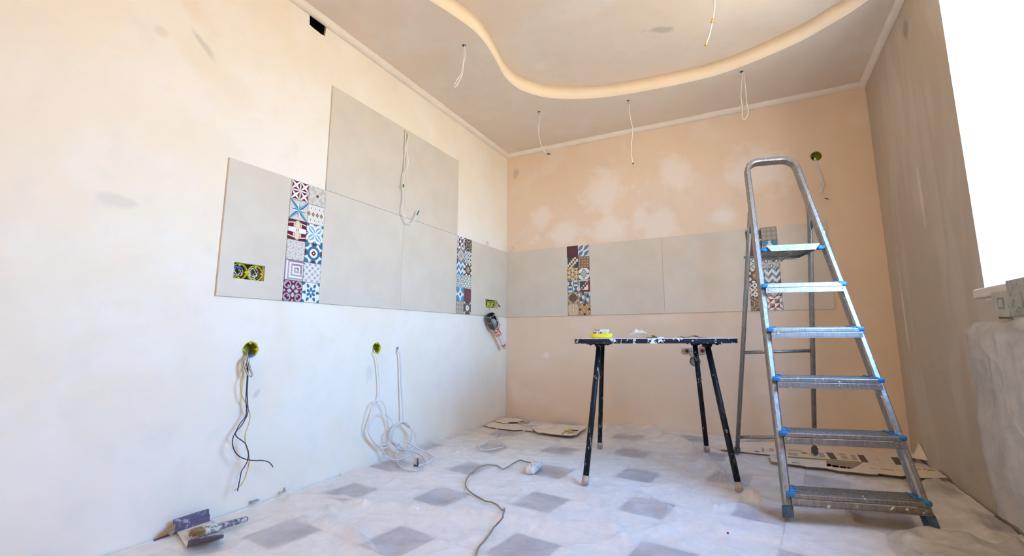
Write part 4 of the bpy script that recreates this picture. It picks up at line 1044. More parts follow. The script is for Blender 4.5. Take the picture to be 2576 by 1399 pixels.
# ================================================================== WORK LAMP IN THE CORNER
M_cage = pm('zinc_wire', (.55, .55, .53), (.42, .42, .41), 30, rough=.35, metal=.9)
M_refl = pm('dark_zinc_reflector', (.11, .115, .115), (.07, .07, .07), 40, rough=.4, metal=.7)
M_or = paintmat('orange_rubber_white_paint', (.34, .07, .03), 1, .50, 55, (.72, .68, .65))
M_hw = paintmat('handle_white_paint', (.40, .20, .14), 1, .36, 50, (.70, .67, .64))
M_bulb, t, b, o_ = newmat('bulb_glass'); b.inputs['Base Color'].default_value = (.30, .27, .25, 1); b.inputs['Roughness'].default_value = .05; b.inputs['Transmission Weight'].default_value = .0
b.inputs['Coat Weight'].default_value = 1; t.links.new(mixc(t, (.20, .18, .17), (.34, .31, .28), noise(t, coord(t), 30, 2)), b.inputs['Base Color'])
XL = .062
pA, pB_, pC_ = on(1233, 791, 0, XL), on(1247.5, 829, 0, XL), on(1269, 874, 0, XL+.005)
lamp = thing('work_lamp', 'caged inspection lamp with an orange paint-smeared handle hanging in the room corner', 'lamp', pA)
ax = (pB_-pA); La = np.linalg.norm(ax); ax /= La
side = np.cross(ax, AX); side /= np.linalg.norm(side); outw = np.cross(side, ax)*-1
if outw[0] < 0: outw = -outw
R1 = .047
def capr(t): return R1*(1-.55*max(0, (t-.72)/.28)**1.5)*min(1, .55+.45*min(1, t/.18)**.6)
# half shell reflector at the back
G_ = []
for t_ in np.linspace(0, 1, 12): G_.append([pA+ax*(t_*La)+capr(t_)*(side*math.cos(a)-outw*math.sin(a)) for a in np.linspace(-.25, PI+.25, 18)])
mb = MB(); mb.grid(G_); obj('reflector', mb, M_refl, lamp, recalc=False)
for a in (.15*PI, .5*PI, .85*PI):
    wire('cage_wire', [pA+ax*(t_*La)+capr(t_)*1.05*(side*math.cos(a)+outw*math.sin(a)) for t_ in np.linspace(0, 1, 9)], .0018, M_cage, lamp, 2)
for t_ in (.05, .36, .80):
    mb = MB(); mb.tube([pA+ax*(t_*La)+capr(t_)*1.05*(side*math.cos(a)+outw*math.sin(a)) for a in np.linspace(0, 2*PI, 24, endpoint=False)], .0018, 6, closed=True); obj('cage_ring', mb, M_cage, lamp)
mb = MB(); mb.lathe(pB_, -ax, [(0, .013), (.03, .013), (.05, .024), (.075, .029), (.095, .024), (.108, .010), (.110, .002)], 16); obj('bulb', mb, M_bulb, lamp)
hx = pC_-pB_; Lh = np.linalg.norm(hx); hx /= Lh
mb = MB(); mb.lathe(pB_-hx*.012, hx, [(0, .024), (.012, .028), (.02, .024), (.045, .025), (.055, .029), (.075, .028), (.08, .022)], 16); obj('collar', mb, M_or, lamp)
mb = MB(); mb.lathe(pB_+hx*.068, hx, [(0, .021), (.02, .018), (Lh-.11, .017), (Lh-.105, .020), (Lh-.075, .019), (Lh-.07, .010), (Lh-.055, .008)], 16); obj('handle', mb, M_hw, lamp)
mb = MB(); mb.lathe(pB_+hx*(Lh-.040), hx, [(0, .0205), (.02, .020), (.024, .012)], 14); obj('end_ring', mb, M_or, lamp)
wire('hanging_hook', [on(x, y, 0, d) for (x, y), d in zip(crop(1200, 720, 7.77, [(243, 395), (244, 430), (246, 465), (262, 478), (258, 495), (238, 510), (238, 530), (246, 548)]), (.0, .014, .03, .045, .05, .058, .06, .06))], .0016, M_cage, lamp)
mb = MB(); e = pB_+hx*.005; wire('hook_spring', [e-side*.03, e-side*.038+hx*.012, e-side*.026+hx*.02], .002, M_cage, lamp)
cordp = [pC_, on(1272, 890, 0, .045), on(1276, 930, 0, .02), on(1277, 985, 1, -.012), on(1281, 1008, 1, -.016), on(1287, 1028, 1, -.03), on(1293, 1044, 1, -.05), on(1299, 1053, 2, .02)]
wire('lamp_lead', cordp, .0022, M_lil, lamp)

# ================================================================== THINGS ON THE TABLE
def tpt(px, n_=-.1, z=TT):
    """point on the table top below pixel column px at table depth n_"""
    best = None
    for k in range(60):
        s_ = -.41+.82*k/59; q = tcn+tu*s_+tn*n_+lz*z; d = q-CAM; x = PPX+F*(d @ RT)/(d @ _f)
        if best is None or abs(x-px) < best[0]: best = (abs(x-px), s_)
    return tcn+tu*best[1]+tn*n_+lz*z
RTAB = np.array([tu, tn, lz]).T
M_ydish = pm('bright_yellow_plastic', (.74, .66, .02), (.70, .58, .02), 20, rough=.35)
P = tpt(1511, -.12); ds = thing('plastic_dish', 'yellow oval plastic dish at the left end of the table holding a packet', 'dish', P)
mb = MB()
def oval(a, b, z, n=36): return [P+tu*(a*math.copysign(abs(math.cos(q))**.7, math.cos(q)))+tn*(b*math.copysign(abs(math.sin(q))**.7, math.sin(q)))+lz*z for q in np.linspace(0, 2*PI, n, endpoint=False)]
rings = [oval(.050, .036, .001), oval(.058, .044, .003), oval(.061, .047, .014), oval(.0625, .0485, .026), oval(.059, .045, .0265), oval(.056, .042, .014), oval(.050, .036, .006)]
nr = 36; mb.add([p for r in rings for p in r], [(i*nr+j, i*nr+(j+1) % nr, (i+1)*nr+(j+1) % nr, (i+1)*nr+j) for i in range(len(rings)-1) for j in range(nr)]+[tuple(range(nr))[::-1], tuple(range((len(rings)-1)*nr, len(rings)*nr))], 0, False)
obj('dish', mb, M_ydish, ds)
def pat_obj(name, base, layers, scale, rough=.5):
    """print laid out in the object's own x / z (or x / y) coordinates"""
    m, t, b, o = newmat(name); c = t.nodes.new('ShaderNodeTexCoord'); s = t.nodes.new('ShaderNodeSeparateXYZ'); t.links.new(c.outputs['Object'], s.inputs[0])
    X = [N(t, q)*scale for q in s.outputs]; nz = N(t, noise(t, c.outputs['Object'], 90, 3))
    col = mixc(t, base, tuple(k*.85 for k in base), noise(t, c.outputs['Object'], 25, 3))
    for mk, lc in layers(*X, nz): col = mixc(t, col, lc, mk)
    t.links.new(col, b.inputs['Base Color']); b.inputs['Roughness'].default_value = rough; return m
M_pack = pat_obj('printed_packet', (.72, .66, .69), lambda x, y, z, n: [
    ((z > .35) & (n > .52), (.62, .42, .48)), ((z < .45) & (x < -.1) & (n > .46), (.30, .22, .17)), ((z < -.1) & (x < .1) & (n > .42), (.42, .40, .34)), ((z < .2) & (x < -.35) & (n > .55), (.25, .03, .03)),
    (btw(x, .22, .85) & btw(z, -.5, .25) & (n > .5), (.5, .5, .52)), (ln(x-.45, z+.12) < .22, (.66, .60, .04)), (ln(x+.02, z+.05) < .14, (.07, .07, .09)), (z < -.82, (.42, .42, .44))], 1/.046)
P2 = P+lz*.0085; mb = MB(); hw, hd, hh = .041, .026, .040
for i, z in enumerate(np.linspace(0, hh, 6)):
    k = 1-.05*abs(i-2.5)/2.5; w_ = 1.0+(.06 if i == 4 else 0)
    mb.v += [tuple(P2+tu*(x*hw*k*w_+.003*math.sin(i*1.7))+tn*(y*hd*k)+lz*(z+.003*x*(i == 5)+.004*(i == 5)*math.sin(3*y+x*2))) for x, y in ((-1, -1), (-.3, -1.04), (.4, -1.02), (1, -1), (1.02, 0), (1, 1), (0, 1.03), (-1, 1), (-1.03, 0))]
nq = 9
mb.f = [(i*nq+j, i*nq+(j+1) % nq, (i+1)*nq+(j+1) % nq, (i+1)*nq+j) for i in range(5) for j in range(nq)]+[tuple(range(nq))[::-1], tuple(range(5*nq, 6*nq))]
mb.m = [0]*len(mb.f); mb.sm = [False]*len(mb.f)
pk = obj('packet', mb, M_pack, None, 'small printed white and pink packet sitting in the yellow dish', 'packet')
# object axes follow the table so that the print sits on its long side
def realign(o, R):
    M4 = Matrix([list(r) for r in R]); o.data.transform(M4.transposed().to_4x4()); o.rotation_euler = M4.to_euler()
realign(pk, RTAB)
M_bag = pat_obj('paper_bag', (.74, .70, .64), lambda x, y, z, n: [((x > .50), (.70, .47, .04)), ((x < -.2) & (n > .60), (.60, .55, .50)), ((y < -.55) & (x > .1), (.72, .50, .10)), ((n > .62) & (x < .4) & (x > -.1), (.70, .56, .22))], 1/.06)
P = tpt(1612, -.06)
mb = MB(); G_ = []
for i, x in enumerate(np.linspace(-.062, .078, 10)):
    row = []
    for j, y in enumerate(np.linspace(-.07, .07, 8)):
        z = .004+.046*max(0, 1-abs((x+.005)/.080))*(.55+.45*j/7)+.020*(x < -.03)*(j/7)+.002*math.sin(i*2+j)
        row.append(P+tu*(x-.012*(7-j)/7*(1 if x < 0 else -1.0))+tn*y+lz*max(z, .003))
    G_.append(row)
mb.grid(G_, smooth=False)
G2 = [[p-lz*.0012 for p in r] for r in G_]; mb.grid([r[::-1] for r in G2], smooth=False)
bag = obj('paper_sheet', mb, M_bag, None, 'crumpled white paper sheet with a yellow edge peaked at mid table', 'paper', recalc=False); realign(bag, RTAB)
M_bag2 = pat_obj('paper_bag_flat', (.70, .66, .58), lambda x, y, z, n: [((x < .1) & (y < .3), (.44, .30, .06)), (btw(x, -.1, .25), (.58, .40, .05)), ((n > .56), (.55, .42, .24))], 1/.08)
P = tpt(1740, -.08); mb = MB(); G_ = []
for i, x in enumerate(np.linspace(-.075, .085, 14)):
    G_.append([P+tu*x+tn*y+lz*(.003+.010*math.exp(-((x-.005)/.022)**2)+.004*math.exp(-((x+.06)/.012)**2)+.0015*math.sin(j+i)) for j, y in enumerate(np.linspace(-.05, .06, 6))])
mb.grid(G_, smooth=False); mb.grid([[p-lz*.0012 for p in r][::-1] for r in G_], smooth=False)
b2_ = obj('paper_sheet', mb, M_bag2, None, 'low brown and yellow crumpled paper sheet near the right end of the table', 'paper', recalc=False); realign(b2_, RTAB)
M_scr = pm('white_scrap', (.74, .72, .70), (.66, .64, .62), 30, rough=.8)
P = tpt(1648, -.02); mb = MB(); mb.prism([P+tu*a+tn*b+lz*.0005 for a, b in ((-.05, -.05), (.02, -.06), (.05, -.02), (.045, .05), (-.04, .045))], lz*.006)
obj('paper_scrap', mb, M_scr, None, 'flat white paper scrap right of the peaked paper on the table', 'paper')

# ================================================================== THINGS ON THE FLOOR
M_ext = pm('dusty_white_socket', (.76, .74, .70), (.66, .63, .58), 50, rough=.5)
a, b_, c, d = on(1320, 1193, 2, .008), on(1344, 1195.5, 2, .008), on(1351, 1168, 2, .008), on(1328, 1166, 2, .008)
lx = (b_-a)+(c-d); lx /= np.linalg.norm(lx); ly = np.cross(lz, lx); ctr = (a+b_)/2
pw_ = .052; pl_ = .150; ctr = ctr+ly*(pl_/2)
ext = thing('power_strip', 'dusty white two-socket power strip on the plastic sheet with a brown trailing lead', 'power strip', ctr)
R = np.array([lx, ly, lz]).T
mb = MB(); mb.box(ctr+lz*.018, pw_, pl_, .034, R, 0, .010); obj('housing', mb, M_ext, ext)
for k in (-.018, .035):
    mb = MB(); mb.lathe(ctr+ly*k+lz*.0345, lz, [(0, .019), (.0015, .019), (.0016, .0165), (.0006, .015), (.0006, .002)], 20); sk = obj('socket', mb, M_ext, ext)
    for e in (-.0095, .0095):
        mb = MB(); mb.lathe(ctr+ly*k+lx*e+lz*.0352, lz, [(0, .0028), (.0006, .0026)], 8); obj('pin_hole', mb, M_dark, sk)
mb = MB(); mb.lathe(ctr-ly*.045+lz*.0345, lz, [(0, .004), (.001, .003)], 8); obj('screw', mb, M_dark, ext)
M_lead = pm('brown_lead', (.26, .20, .15), (.33, .27, .21), 30, rough=.6)
cpx = crop(1100, 1020, 3.69, [(838, 530), (805, 518), (765, 511), (720, 530), (665, 565), (610, 588), (562, 566), (490, 550), (418, 562), (335, 618), (282, 670), (262, 730), (277, 775), (350, 835), (440, 885), (520, 905), (590, 960), (624, 1000), (600, 1050), (540, 1120), (490, 1190), (430, 1270), (380, 1330), (352, 1420), (320, 1500)])
def film_top(x, y): return max(film_height(x+a, y+c) for a in (-.016, 0, .016) for c in (-.016, 0, .016))
def onfilm(px, py, dz): 
    p = on(px, py, 2, .01)
    for _ in range(3): p = on(px, py, 2, film_top(p[0], p[1])+dz)
    return p
cp_ = [onfilm(x, y, .005) for x, y in cpx]; cp_[0] = ctr+ly*(pl_/2-.004)+lz*.012
cp_s = smooth_path(cp_, 5); cp_s = [p if i < 4 else np.maximum(p, [-9, -9, film_top(p[0], p[1])+.005]) for i, p in enumerate(cp_s)]
cp_s += smooth_path([cp_s[-1]]+[V3(x, y, film_top(x, y)+.006) for x, y in ((.93, -2.85), (1.02, -3.2), (1.25, -3.6), (1.2, -4.0), (1.0, -4.3))], 10)[1:]
cp_s = [p if i < 4 else np.maximum(p, [-9, -9, film_top(p[0], p[1])+.005]) for i, p in enumerate(cp_s)]
mb = MB(); mb.tube(cp_s, .0034, 7); obj('lead', mb, M_lead, ext)

M_card = pm('cream_cardboard', (.78, .70, .60), (.72, .63, .53), 18, rough=.85)
M_cardw = pm('whitish_cardboard', (.82, .74, .65), (.77, .69, .60), 18, rough=.85)
M_torn = pm('torn_edge_brown', (.30, .20, .12), (.22, .14, .08), 50, rough=.9)
CZ = [.012]
def board(label, px, z=None, th=.004, m=M_card, name='cardboard_sheet', group='cardboard sheets on the floor', curl=0):
    z = CZ[0] if z is None else z
    poly = [on(x, y, 2, z) for x, y in px]
    mb = MB(); mb.prism([p-lz*th for p in poly], lz*th)
    n_ = len(poly); k0 = len(mb.f)-n_
    for i in range(k0, len(mb.f)): mb.m[i] = 1
    return obj(name, mb, [m, M_torn], None, label, 'cardboard', group, org=np.mean(poly, 0)-lz*th)
c5_ = lambda pts: crop(1180, 1000, 8.05, pts)
board('small torn cream cardboard flat in the room corner against the back wall', c5_([(516, 485), (560, 455), (640, 432), (750, 412), (1050, 432), (1108, 470), (960, 488), (800, 505), (700, 525), (640, 508), (590, 495)]), .019, m=M_cardw)
board('torn cream cardboard in the corner lying nearest the left wall', c5_([(300, 562), (390, 525), (480, 500), (750, 522), (1200, 562), (1335, 592), (1300, 685), (1130, 668), (1050, 655), (910, 662), (760, 645), (600, 628), (450, 602), (380, 590)]), .013, m=M_cardw)
board('torn cream cardboard right of the corner with yellow scraps lying on it', c5_([(1312, 592), (1500, 548), (1900, 545), (2395, 592), (2335, 640), (2250, 690), (2165, 760), (2050, 775), (1880, 765), (1700, 745), (1620, 735), (1500, 715), (1380, 708), (1284, 640)]), .024, m=M_cardw)
M_yscr = pm('yellow_wax_scrap', (.66, .52, .16), (.50, .36, .10), 60, rough=.7)
mb = MB()
for (x, y), r_ in zip(c5_([(1960, 675), (2010, 690), (2050, 668), (2060, 700), (2110, 705), (2160, 712), (2030, 720)]), (.008, .014, .016, .012, .008, .006, .008)):
    p = on(x, y, 2, .0275); mb.lathe(p, lz, [(0, r_), (r_*.4, r_*1.1), (r_*.75, r_*.7), (r_*.85, r_*.1)], 7)
obj('yellow_scrap', mb, M_yscr, None, 'crumbly yellow lump on the cardboard by the table leg', 'scrap')
mb = MB(); mb.tube([on(x, y, 2, .030) for x, y in c5_([(2085, 662), (2150, 667), (2207, 672)])], .0035, 7); obj('black_stick', mb, M_btape, None, 'short black stick lying beside the yellow lump on the cardboard', 'stick')
mb = MB(); mb.tube([on(x, y, 2, .028) for x, y in c5_([(1870, 752), (1910, 718), (1945, 690)])], .002, 6); obj('green_thread', mb, pm('olive_thread', (.30, .27, .08), (.24, .22, .07), 30), None, 'thin olive straw on the cardboard left of the yellow lump', 'straw')
# plug and its coiled lead
M_plug = pm('beige_plug', (.50, .43, .34), (.42, .36, .28), 40, rough=.6)
pg_ = thing('plug_lead', 'beige plug with a long pale lead coiled over the corner cardboard', 'cable', on(1323, 1060, 2, .03))
p0 = on(1324, 1062, 2, .045); px_ = on(1316, 1059, 2, .045)-p0; px_ /= np.linalg.norm(px_)
mb = MB(); mb.lathe(p0-px_*.03, px_, [(0, .008), (.012, .013), (.03, .019), (.044, .020), (.050, .016)], 16); obj('plug_body', mb, M_plug, pg_)
for e in (-.0095, .0095):
    mb = MB(); q = p0+px_*.018+np.cross(px_, lz)*e; mb.lathe(q, px_, [(0, .0024), (.019, .0022)], 8); obj('pin', mb, M_btape, pg_)
ld_px = c5_([(1195, 485), (1300, 482), (1400, 492), (1500, 490), (1555, 497), (1490, 535), (1380, 552), (1240, 565), (1120, 590), (960, 578), (830, 560), (768, 528), (800, 500), (900, 490), (1010, 500), (1120, 545), (1240, 560), (1330, 560)])
def rest(x, y): return .034 if y < 1098 else None
def lead(pts, zf): return [on(x, y, 2, zf) for x, y in pts]
l1 = lead(ld_px, .033); l1[0] = p0-px_*.028
l2 = lead(c5_([(1330, 560), (1322, 540), (1290, 575), (1210, 615), (1130, 668)]), .034)+[onfilm(x, y, .009) for x, y in c5_([(1010, 715), (850, 770), (680, 815), (500, 858), (400, 890), (270, 955), (206, 1000), (238, 1045), (330, 1068), (450, 1055), (580, 1025), (690, 998), (650, 930), (590, 885), (530, 862), (440, 868)])]
l3 = [onfilm(x, y, .012) for x, y in c5_([(440, 862), (520, 830), (565, 770), (592, 700), (575, 650), (548, 622)])]
wire('lead', l1, .0030, M_lil, pg_, 4)
l2 = smooth_path(l2+l3, 4); l2 = [p if 18 > i else np.maximum(p, [-9, -9, film_top(p[0], p[1])+.005]) for i, p in enumerate(l2)]
mb = MB(); mb.tube(l2, .0030, 7); obj('lead', mb, M_lil, pg_)
wire('lead', lead(c5_([(1250, 585), (1330, 610), (1420, 636), (1540, 640), (1660, 615), (1735, 570), (1762, 540)]), .033), .0026, M_lil, pg_, 4)

# cardboards below the ladder, with their prints as thin printed panels
c4_ = lambda pts: crop(1900, 1080, 4.954, pts)
M_ink = pm('dark_print', (.10, .08, .07), (.16, .13, .11), 120, lo=.45, hi=.55, rough=.85)
M_inkl = pm('light_print', (.38, .32, .27), (.56, .47, .38), 160, lo=.45, hi=.55, rough=.85)
M_inkb = pm('brown_print', (.33, .22, .17), (.40, .29, .22), 40, rough=.85)
M_inkg = pm('green_print', (.24, .28, .06), (.30, .33, .10), 60, rough=.85)
def prints(o, z, items):
    for poly, m in items:
        P = [on(x, y, 2, z) for x, y in poly]; mb = MB(); mb.prism(P, lz*.0006); obj('printed_panel', mb, m, o)
Lb = board('long printed cardboard lying along the back wall under the rear legs of the ladder', [(1816, 1113.5), (1813, 1130.5), (1870, 1137), (1935, 1144), (2060, 1156), (2180, 1167), (2272, 1174), (2300, 1150), (2306, 1146), (2282, 1126), (2160, 1121), (2060, 1116), (1930, 1111)], .013)
def blk(x0, y0, x1, y1, sk=20): return c4_([(x0, y0), (x1, y0+8), (x1+sk*(y1-y0)/20, y1+8), (x0+sk*(y1-y0)/20, y1)])
prints(Lb, .0131, [(blk(878, 288, 965, 372, 15), M_ink), (blk(1265, 316, 1350, 408, 14), M_ink), (blk(1685, 346, 1780, 440, 14), M_ink), (blk(1040, 304, 1120, 318, 5), M_inkl), (blk(1060, 330, 1140, 372, 12), M_inkl), (blk(1180, 316, 1245, 385, 10), M_inkl),
    (blk(405, 258, 580, 268, 8), M_inkl), (blk(405, 290, 520, 326, 8), M_inkl), (blk(580, 288, 640, 300, 10), M_ink), (blk(785, 290, 850, 345, 8), M_inkl), (blk(170, 235, 225, 270, 5), M_inkl), (blk(272, 232, 305, 258, 5), M_inkl), (blk(80, 225, 105, 285, 2), M_inkl), (blk(1500, 335, 1512, 440, 16), M_inkl)])
mb = MB(); P = [on(x, y, 2, .0131) for x, y in crop(1450, 1100, 4.678, [(2098, 162), (2150, 168), (2148, 180), (2096, 174)])]; mb.prism(P, lz*.0006); obj('printed_panel', mb, pm('blue_print', (.04, .10, .30), (.06, .13, .34), 40), Lb)
L2 = board('torn-edged cardboard with a green stripe in front of the rear ladder legs', c4_([(178, 322), (420, 340), (740, 368), (1040, 395), (1340, 420), (1700, 448), (1980, 470), (2230, 482), (2400, 605), (2250, 606), (2080, 606), (2030, 596), (1990, 560), (1830, 584), (1700, 572), (1534, 548), (1526, 562), (1450, 560), (1320, 545), (1180, 530), (1050, 520), (960, 500), (880, 485), (760, 474), (640, 468), (600, 455), (420, 432), (200, 404)]), .021)
prints(L2, .0211, [(c4_([(405, 336), (740, 362), (1040, 385), (1340, 412), (1340, 424), (1040, 398), (740, 378), (405, 354)]), M_inkg), (c4_([(882, 392), (1330, 425), (1210, 492), (1040, 478), (890, 458)]), M_inkb),
    (c4_([(890, 432), (940, 436), (945, 464), (895, 460)]), M_ink), (c4_([(955, 448), (1040, 456), (1040, 480), (965, 472)]), M_ink), (c4_([(1050, 462), (1130, 470), (1130, 490), (1060, 482)]), M_ink), (c4_([(1142, 474), (1180, 477), (1192, 494), (1152, 490)]), M_ink),
    (c4_([(450, 410), (548, 418), (548, 428), (455, 422)]), M_inkg), (c4_([(1425, 482), (1500, 486), (1500, 494), (1428, 490)]), M_inkl), (c4_([(1545, 488), (1730, 506), (1730, 516), (1548, 498)]), M_inkl), (c4_([(245, 345), (305, 350), (310, 362), (250, 357)]), M_inkl)])
for col, a0 in (((.36, .12, .10), 2010), ((.14, .13, .30), 2085), ((.46, .40, .08), 2150)):
    P = [on(x, y, 2, .0211) for x, y in c4_([(a0, 494), (a0+50, 494), (a0+58, 502), (a0+8, 502)])]; mb = MB(); mb.prism(P, lz*.0006); obj('printed_panel', mb, pm('colour_print', col, None, 40), L2)
prints(L2, .0211, [(c4_([(2140, 513), (2180, 513), (2186, 521), (2146, 521)]), M_ink), (c4_([(2192, 513), (2235, 513), (2243, 521), (2198, 521)]), M_ink)])
# curled corner flap of film/paper behind the ladder
mb = MB(); A_, B_, C_, D_ = on(2285, 1150, 2, .028), on(2334, 1158, 2, .028), on(2332, 1132, 2, .05), on(2300, 1142, 2, .028)
C_ = A_*.2+B_*.8+V3(.01, .10, .07); G_ = []
for i in range(7):
    t_ = i/6; G_.append([A_*(1-s_)+B_*s_+(D_*(1-s_)+C_*s_-A_*(1-s_)-B_*s_)*t_+lz*(.01*math.sin(t_*3)*s_) for s_ in np.linspace(0, 1, 7)])
mb.grid(G_); mb.grid([[p-lz*.002 for p in r][::-1] for r in G_]); obj('cardboard_flap', mb, M_card, None, 'small curled paper flap standing up behind the right stile of the ladder', 'cardboard', recalc=False)

# folded cardboard box side with purple-grey outside, and the brush on it
M_purp = paintmat('purple_print_scuffed', (.075, .06, .10), 1, .555, 60, (.40, .38, .45))
M_in = pm('plaster_dusted_card', (.70, .66, .60), (.62, .58, .53), 25, rough=.9)
T8 = lambda pts, z: [on(x, y, 2, z) for x, y in crop(400, 1280, 10.733, pts)]
tb = thing('folded_cardboard', 'piece of box cardboard with two folded purple-grey flaps by the left wall', 'cardboard', T8([(1000, 700)], .006)[0])
mb = MB(); mb.prism(T8([(488, 648), (560, 770), (640, 890), (742, 1050), (1200, 945), (1680, 790), (1640, 690), (1560, 560), (1385, 360), (900, 500)], .008), lz*.004); obj('base_panel', mb, [M_in], tb)
q0, q1 = T8([(752, 1050), (1742, 792)], .010); q2, q3 = T8([(800, 846), (1752, 712)], .052)
mb = MB(); mb.prism([q0, q1, q3, q2], np.cross(q1-q0, q2-q0)/np.linalg.norm(np.cross(q1-q0, q2-q0))*-.004); obj('front_flap', mb, M_purp, tb, 'purple-grey scuffed flap')
q0, q1 = T8([(420, 655), (1368, 332)], .012); up_ = lz*.042+V3(-.004, 0, 0)
mb = MB(); dn = V3(-.006, 0, 0)
mb.prism([q0, q1, q1+up_*.55, q0+up_*.55], dn); mb.prism([q0+up_*.5+V3(-.004, 0, 0), q1+up_*.5+V3(-.004, 0, 0), q1+up_+V3(-.008, 0, 0), q0+up_+V3(-.008, 0, 0)], dn); obj('back_flap', mb, M_purp, tb, 'folded purple-grey flap')
e0 = q0+lz*.002; dq = (q1-q0)/np.linalg.norm(q1-q0)
mb = MB(); mb.prism([e0, e0+lz*.028, e0+lz*.020-dq*.022+V3(-.003, 0, 0), e0-dq*.028+V3(-.004, 0, 0)], V3(-.005, 0, 0)); mb.prism([e0, e0-dq*.022+V3(.020, 0, -.0), e0-dq*.03+V3(.018, 0, .010), e0+lz*.016], V3(-.003, 0, 0)); obj('torn_end', mb, pm('raw_cardboard', (.30, .22, .13), (.38, .28, .17), 40, rough=.9), tb, 'raw brown torn end')
M_bris = pm('tan_bristles', (.36, .25, .12), (.20, .13, .06), 60, rough=.8)
M_fer = paintmat('ferrule_whitewashed', (.16, .165, .16), 1, .46, 70, (.62, .63, .62))
M_hand = paintmat('handle_whitewashed', (.13, .10, .12), 1, .47, 70, (.50, .49, .51))
bh = T8([(860, 640)], .030)[0]; bf = T8([(1195, 590)], .030)[0]; bm_ = T8([(1560, 480)], .028)[0]; be = T8([(2385, 268)], .022)[0]
br = thing('paint_brush', 'plaster-caked flat paint brush with a long handle lying on the folded cardboard', 'brush', bf)
bd = (be-bf); bl = np.linalg.norm(bd); bd /= bl; bs = np.cross(lz, bd); bs /= np.linalg.norm(bs); bu = np.cross(bd, bs)
def slab(mb, secs):
    """secs: (distance along, half width, half thickness)"""
    pts = [bf+bd*t_ for t_, _, _ in secs]; vs = []
    for p, (_, a_, c_) in zip(pts, secs): vs += [p+bs*(a_*math.copysign(abs(math.cos(q))**.6, math.cos(q)))+bu*(c_*math.copysign(abs(math.sin(q))**.6, math.sin(q))) for q in np.linspace(0, 2*PI, 16, endpoint=False)]
    L_ = len(secs); mb.add(vs, [(i*16+j, i*16+(j+1) % 16, (i+1)*16+(j+1) % 16, (i+1)*16+j) for i in range(L_-1) for j in range(16)]+[tuple(range(16))[::-1], tuple(range((L_-1)*16, L_*16))], 0, True)
lb = np.linalg.norm(bf-bh)
mb = MB(); rb = random.Random(5)
for k in range(60):
    a_, c_ = rb.uniform(-.021, .021), rb.uniform(-.010, .010); e = -lb*rb.uniform(.8, 1.1)
    mb.tube([bf+bs*a_+bu*c_+bd*.004, bf+bs*a_*1.08+bu*c_+bd*e*.6, bf+bs*(a_*1.15+rb.uniform(-.003, .003))+bu*c_*.8+bd*e-lz*.003], .0016, 5)
slab(mb, [(.004, .021, .010), (-lb*.5, .022, .009), (-lb*.8, .023, .006)]); o_b = obj('bristles', mb, M_bris, br)
mb = MB(); slab(mb, [(-.002, .0235, .0125), (.010, .024, .013), (.045, .021, .012), (.055, .019, .0115)]); obj('ferrule', mb, M_fer, br)
mb = MB(); slab(mb, [(.052, .018, .011), (.075, .0145, .010), (.11, .0115, .009), (bl*.6, .0105, .0085), (bl*.85, .0115, .009), (bl*.97, .0105, .008), (bl, .006, .005)]); obj('handle', mb, M_hand, br)
mb = MB(); slab(mb, [(bl*.955, .0118, .0092), (bl*.985, .0098, .0078), (bl*1.006, .005, .004)]); obj('handle_tip', mb, pm('red_tip', (.34, .10, .07), (.42, .20, .15), 60, rough=.6), br, 'bare reddish tip')
# small bits
M_clip = pm('grey_spacer', (.30, .31, .33), (.38, .39, .41), 40, rough=.6)
def chip(label, px, z, pts3, m, nm='tile_wedge', cat='wedge'):
    P = on(*px, 2, z); mb = MB(); mb.prism([P+V3(*a) for a in pts3[0]], V3(*pts3[1])); return obj(nm, mb, m, None, label, cat)
chip('small grey wedge lying at the foot of the left wall, the one nearer the brush', (641, 1263), .016, ([(-.012, -.016, 0), (.004, -.016, 0), (.006, .016, 0), (-.010, .016, 0)], (0, 0, .006)), M_clip)
chip('small grey wedge standing at the foot of the left wall below the wire bundle', (714, 1239), .020, ([(0, -.013, 0), (0, .012, 0), (0, .004, .020)], (-.005, 0, 0)), M_clip)
M_drop = pm('white_plaster_drop', (.80, .80, .79), (.74, .74, .73), 40, rough=.7)
p = onfilm(1049, 1280, .001); mb = MB(); mb.lathe(p-lz*.003, lz, [(0, .010), (.004, .0095), (.007, .006), (.008, .001)], 12); obj('plaster_drop', mb, M_drop, None, 'round white plaster drop on the sheet left of the trailing lead', 'plaster')
p = onfilm(1831, 1341, .001); mb = MB(); mb.lathe(p-lz*.002, lz, [(0, .004), (.004, .004), (.005, .001)], 7); obj('red_crumb', mb, M_red, None, 'tiny red crumb on the sheet left of the ladder foot', 'crumb')
p = on(2356, 1301, 2, .02); mb = MB(); mb.prism([p+V3(*a) for a in ((-.012, -.006, 0), (.014, -.004, 0), (.018, .004, 0), (-.006, .006, 0))], lz*.003); obj('plaster_flake', mb, M_cardw, None, 'pale plaster flake on the sheet right of the ladder stile', 'plaster')

